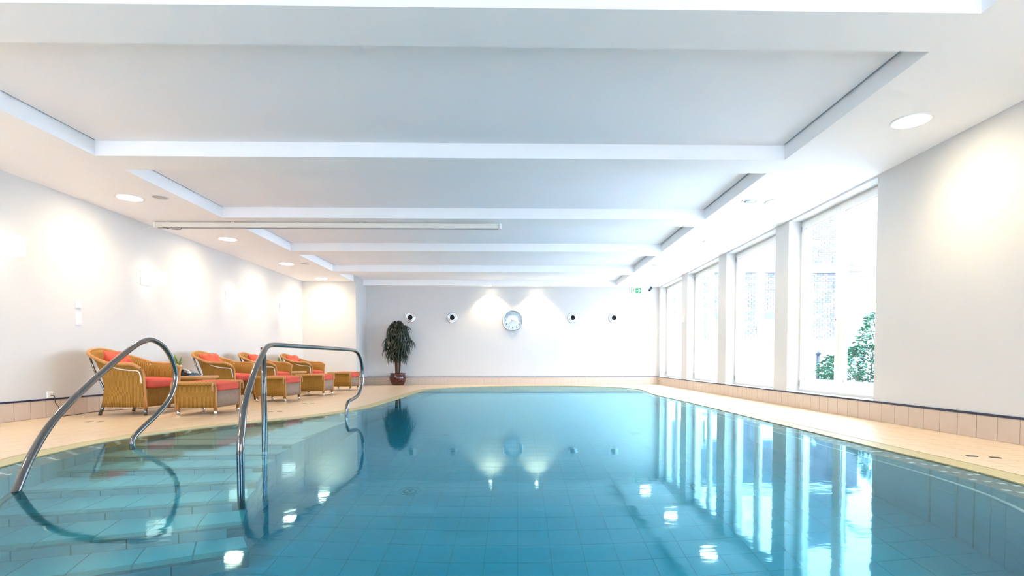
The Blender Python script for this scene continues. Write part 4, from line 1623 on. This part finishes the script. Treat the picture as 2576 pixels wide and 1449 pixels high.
def fan_mesh(seed):
    random.seed(seed)
    bm = newbm()
    n = random.choice((7, 8, 9))
    for k in range(n):
        a = (k / (n - 1) - 0.5) * math.radians(150)
        L = 0.30 * (1 - 0.25 * abs(k / (n - 1) - 0.5) * 2) * random.uniform(.9, 1.05)
        pts = []
        for i in range(5):
            t = i / 4
            x = L * t * math.cos(a * 0.9)
            y = L * t * math.sin(a)
            z = 0.03 * math.sin(t * PI * .6) - 0.20 * t * t
            wd = 0.004 + 0.017 * math.sin(PI * min(1, 0.12 + t * 0.80)) ** 0.8 * (1 if i < 4 else 0.3)
            pts.append((Vector((x, y, z)), wd))
        d = Vector((math.cos(a), math.sin(a), 0)); nn = Vector((-d.y, d.x, 0))
        A = [bm.verts.new(p + nn * w_ - Vector((0, 0, 0.004))) for p, w_ in pts]
        M_ = [bm.verts.new(p) for p, w_ in pts]
        B = [bm.verts.new(p - nn * w_ - Vector((0, 0, 0.004))) for p, w_ in pts]
        for i in range(4):
            bm.faces.new((A[i], A[i + 1], M_[i + 1], M_[i])); bm.faces.new((M_[i], M_[i + 1], B[i + 1], B[i]))
    me = to_mesh(bm, 'palm_leaf')
    me.materials.append(MATS['palm_leaf'])
    return me


fans = [fan_mesh(s) for s in range(5)]
random.seed(11)
for k in range(74):
    z = 0.80 + 0.98 * (k / 73)
    ang = k * 2.399 + random.uniform(-.3, .3)
    t = (z - 0.80) / 0.98
    rad = 0.31 * math.sin(PI * (0.16 + 0.80 * t)) ** 0.7 + 0.01
    rad *= random.uniform(0.45, 1.12)
    cx, cy = rad * math.cos(ang), rad * math.sin(ang) * 0.75
    if cy > 0.12: cy = 0.12
    base = Vector((cx, cy, z))
    o = bpy.data.objects.new('palm_leaf', fans[k % 5])
    C.objects.link(o); o.parent = pm
    o.location = base
    ry = math.radians(random.uniform(10, 45) - 35 * max(0, t - 0.65))
    sc_ = random.uniform(0.78, 1.05) * (0.95 if t < 0.8 else 0.85)
    if cy > 0.05: sc_ *= 0.75
    o.rotation_euler = (random.uniform(-.25, .25), ry, ang)
    o.scale = (sc_,) * 3
bm = newbm()
random.seed(11)
for k in range(74):
    z = 0.80 + 0.98 * (k / 73)
    ang = k * 2.399 + random.uniform(-.3, .3)
    t = (z - 0.80) / 0.98
    rad = (0.31 * math.sin(PI * (0.16 + 0.80 * t)) ** 0.7 + 0.01) * random.uniform(0.45, 1.12)
    cx, cy = rad * math.cos(ang), min(0.12, rad * math.sin(ang) * 0.75)
    for _ in range(5): random.uniform(0, 1)
    random.random() if False else None
    tube(bm, [(0.02 * math.cos(k), 0.02 * math.sin(k), max(0.6, z - 0.18)), (cx * .6, cy * .6, z - 0.03), (cx, cy, z)], 0.004, 5)
obj('leaf_stalks', bm, 'palm_leaf', pm)

# ------------------------------------------------------------------ outside: paving, brick building, pale building, shrubs, garden lamp
bm = newbm(); box(bm, 4.42, 60, -30, 70, -0.35, -0.05); box(bm, -30, 4.42, -30, YN - 0.2, -0.35, -0.05)
tag(obj('courtyard_ground', bm, 'paving'), 'pale sunless courtyard paving outside the windows', 'ground', kind='structure')

YB = 20.0
bb = empty('brick_building', (0, YB, 0))
tag(bb, 'old brick building across the courtyard seen through the windows', 'building')
boxobj('wall_core', (3.0, 12.55, 0.02, 6.0, -0.1, 3.92), 'mortar', bb)
boxobj('rendered_base', (3.0, 12.58, -0.04, 6.0, -0.1, 1.5), 'white_render', bb)
boxobj('string_course', (3.0, 12.6, -0.08, 6.0, 3.92, 3.99), 'stone_band', bb)
boxobj('parapet', (3.0, 12.55, -0.0, 6.0, 3.99, 4.20), 'white_render', bb)
boxobj('string_course', (3.0, 12.6, -0.08, 6.0, 4.20, 4.27), 'stone_band', bb)
boxobj('upper_wall', (3.0, 10.3, 0.05, 6.0, 4.27, 9.0), 'white_render', bb)
boxobj('upper_wall', (10.3, 12.5, 0.05, 6.0, 4.27, 6.4), 'mortar', bb)
for xw in (8.7, 10.3):
    bm = newbm(); box(bm, xw, xw + 0.5, -0.0, 0.1, 4.6, 5.6)
    wv = obj('window', bm, 'facade_glass', bb)
boxobj('pilaster', (12.0, 12.62, -0.35, 0.02, -0.1, 3.92), 'mortar', bb)
boxobj('pilaster_cap', (11.95, 12.7, -0.42, 0.02, 3.92, 4.08), 'stone_band', bb)
ARW = [(7.0, 7.75), (9.1, 9.75)]
for xa, xb_ in ARW:
    bm = newbm()
    n = 9
    pts = [(xa, 1.35), (xb_, 1.35)] + [(xb_ + (xa - xb_) * i / n, 2.38 + 0.11 * math.sin(PI * i / n)) for i in range(n + 1)]
    A = [bm.verts.new((x, -0.012, z)) for x, z in pts]; B = [bm.verts.new((x, 0.06, z)) for x, z in pts]
    bm.faces.new(A)
    for i in range(len(pts)):
        bm.faces.new((A[i], B[i], B[(i + 1) % len(pts)], A[(i + 1) % len(pts)]))
    bmesh.ops.recalc_face_normals(bm, faces=bm.faces)
    wv = obj('window', bm, 'facade_dark', bb)
    bm = newbm(); box(bm, xa + 0.04, xb_ - 0.04, -0.03, -0.014, 1.45, 2.22)
    obj('pane', bm, 'white_render', wv)  # white colour stands in for the bright reflection in the pane
    boxobj('window_ledge', (xa - 0.08, xb_ + 0.08, -0.10, 0.02, 1.24, 1.35), 'stone_band', bb)
bl, bh = 0.205, 0.078
brk = {}
for c in 'abc':
    bm = newbm(); box(bm, -bl / 2 + .006, bl / 2 - .006, -0.012, 0.03, -bh / 2 + .006, bh / 2 - .006)
    brk[c] = to_mesh(bm, 'brick'); brk[c].materials.append(MATS['brick_' + c])
random.seed(4)
items = []
for r_ in range(31):
    z = 1.5 + (r_ + 0.5) * bh
    for q in range(46):
        x = 3.1 + (q + 0.5 * (r_ % 2)) * bl
        if x > 11.95 or any(a - 0.12 < x < b + 0.12 and z < 2.55 for a, b in ARW):
            continue
        c = random.choices('abc', (4, 2.5, 3))[0]
        vis = 0 if (x > 7.3 and (x < 9.2 or x > 9.8)) else 5
        items.append((x, 0, z, c, vis))
    for q in range(3):
        items.append((12.1 + q * bl, -0.355, z, 'c', 0))
for r_ in range(26):
    z = 4.31 + (r_ + 0.5) * bh
    for q in range(10):
        x = 10.42 + (q + 0.5 * (r_ % 2)) * bl
        items.append((x, 0.03, z, random.choices('abc', (4, 1.5, 5))[0], 0 if x > 10.9 else 5))
random.seed(9)
sel = [it for it in items if it[4] == 0]
random.shuffle(sel)
one = set(id(i) for i in sel[:300])
for it in sel[:300]:
    o = bpy.data.objects.new('brick', brk[it[3]]); C.objects.link(o); o.parent = bb
    o.location = (it[0], it[1] + random.uniform(-.004, .004), it[2])
for c in 'abc':
    bm = newbm()
    for it in items:
        if id(it) in one or it[3] != c: continue
        box(bm, it[0] - bl / 2 + .006, it[0] + bl / 2 - .006, it[1] - .012, it[1] + .03, it[2] - bh / 2 + .006, it[2] + bh / 2 - .006)
    o = obj('brick_field', bm, 'brick_' + c, bb); o['kind'] = 'stuff'

pb = empty('pale_building', (0, 27.0, 0))
tag(pb, 'pale rendered building with a brick arch behind the shrub', 'building')
boxobj('wall', (14.2, 30.0, 0, 6, -0.1, 14.0), 'white_render', pb)
bm = newbm()
n = 14
for i in range(n):
    a0, a1 = PI * (0.12 + 0.76 * i / n), PI * (0.12 + 0.76 * (i + 0.94) / n)
    P_ = []
    for rr, a in ((1.0, a0), (1.0, a1), (1.16, a1), (1.16, a0)):
        P_.append((17.75 + rr * math.cos(a), 7.0 + rr * math.sin(a)))
    bm2 = newbm()
    A = [bm2.verts.new((x, -0.06, z)) for x, z in P_]; B = [bm2.verts.new((x, 0.02, z)) for x, z in P_]
    bm2.faces.new(A)
    for k in range(4): bm2.faces.new((A[k], B[k], B[(k + 1) % 4], A[(k + 1) % 4]))
    bmesh.ops.recalc_face_normals(bm2, faces=bm2.faces)
    obj('arch_brick', bm2, 'brick_a', pb)
bm.free()


def shrub(name, label, loc, rx, ry, rz, n, seed, leaf=0.05):
    random.seed(seed)
    root = empty(name, loc)
    tag(root, label, 'shrub', 'shrubs in the courtyard')
    bm = newbm()
    for k in range(9):
        a = k * 2.4
        tp = Vector((rx * 0.6 * math.cos(a), ry * 0.6 * math.sin(a), rz * random.uniform(0.6, 0.95)))
        tube(bm, smooth_path([(0.04 * math.cos(a), 0.04 * math.sin(a), 0), tuple(tp * 0.5 + Vector((0, 0, 0.1))), tuple(tp)], 4), 0.010, 6)
    obj('stems', bm, 'shrub_stem', root)
    bm = newbm()
    for k in range(n):
        a = random.uniform(0, 2 * PI); v = random.uniform(0, 1); r_ = random.uniform(0.55, 1.0) ** 0.5
        zz = rz * (0.05 + 0.95 * v)
        prof = math.sqrt(max(0.03, 1 - (v * 2 - 0.9) ** 2 * 0.85)) if v > 0.45 else 0.85 + 0.2 * v
        lump = 0.85 + 0.3 * noise.noise(Vector((math.cos(a) * 2, math.sin(a) * 2, zz * 3 + seed)))
        c = Vector((rx * r_ * prof * lump * math.cos(a), ry * r_ * prof * lump * math.sin(a), zz))
        d = Vector((math.cos(a), math.sin(a), random.uniform(-.5, .6))).normalized()
        sd = d.cross(Vector((random.uniform(-.6, .6), random.uniform(-.6, .6), 1))).normalized()
        L = leaf * random.uniform(.7, 1.4)
        up = sd.cross(d) * L * 0.2
        v0, v1, v2, v3 = c, c + d * L * .5 + sd * L * .33 + up, c + d * L * 1.05, c + d * L * .5 - sd * L * .33 + up
        vs = [bm.verts.new(q) for q in (v0, v1, v2, v3)]
        bm.faces.new((vs[0], vs[1], vs[2])); bm.faces.new((vs[0], vs[2], vs[3]))
    obj('foliage', bm, 'shrub_leaf', root)


shrub('shrub', 'low broad leafy shrub close outside the nearest window', (6.35, 9.6, -0.05), 0.95, 0.9, 0.98, 2600, 3, 0.085)
shrub('shrub', 'taller leafy shrub at the right edge of the nearest window', (6.9, 9.9, -0.05), 0.62, 0.6, 1.72, 1900, 8, 0.075)

gl = empty('garden_lamp', (5.75, 10.2, -0.05))
tag(gl, 'small bent garden spotlight on a stake beside the shrub', 'garden lamp')
bm = newbm(); tube(bm, [(0, 0, 0), (0, 0, 0.83)], 0.03, 10); obj('stake', bm, 'lamp_metal', gl)
bm = newbm(); tube(bm, [(0.02, 0, 0.85), (-0.06, -0.02, 0.90)], 0.045, 12); obj('lamp_head', bm, 'lamp_metal', gl)
bm = newbm(); tube(bm, [(-0.06, -0.02, 0.90), (-0.075, -0.025, 0.91)], 0.052, 12); obj('lamp_glass', bm, 'facade_glass', gl)

# glowing covers are only looked at; their lamps do the lighting
for mn in ('light_disc', 'bulb_glass', 'shade_glass', 'sign_white', 'sign_green'):
    MATS[mn].cycles.emission_sampling = 'NONE'
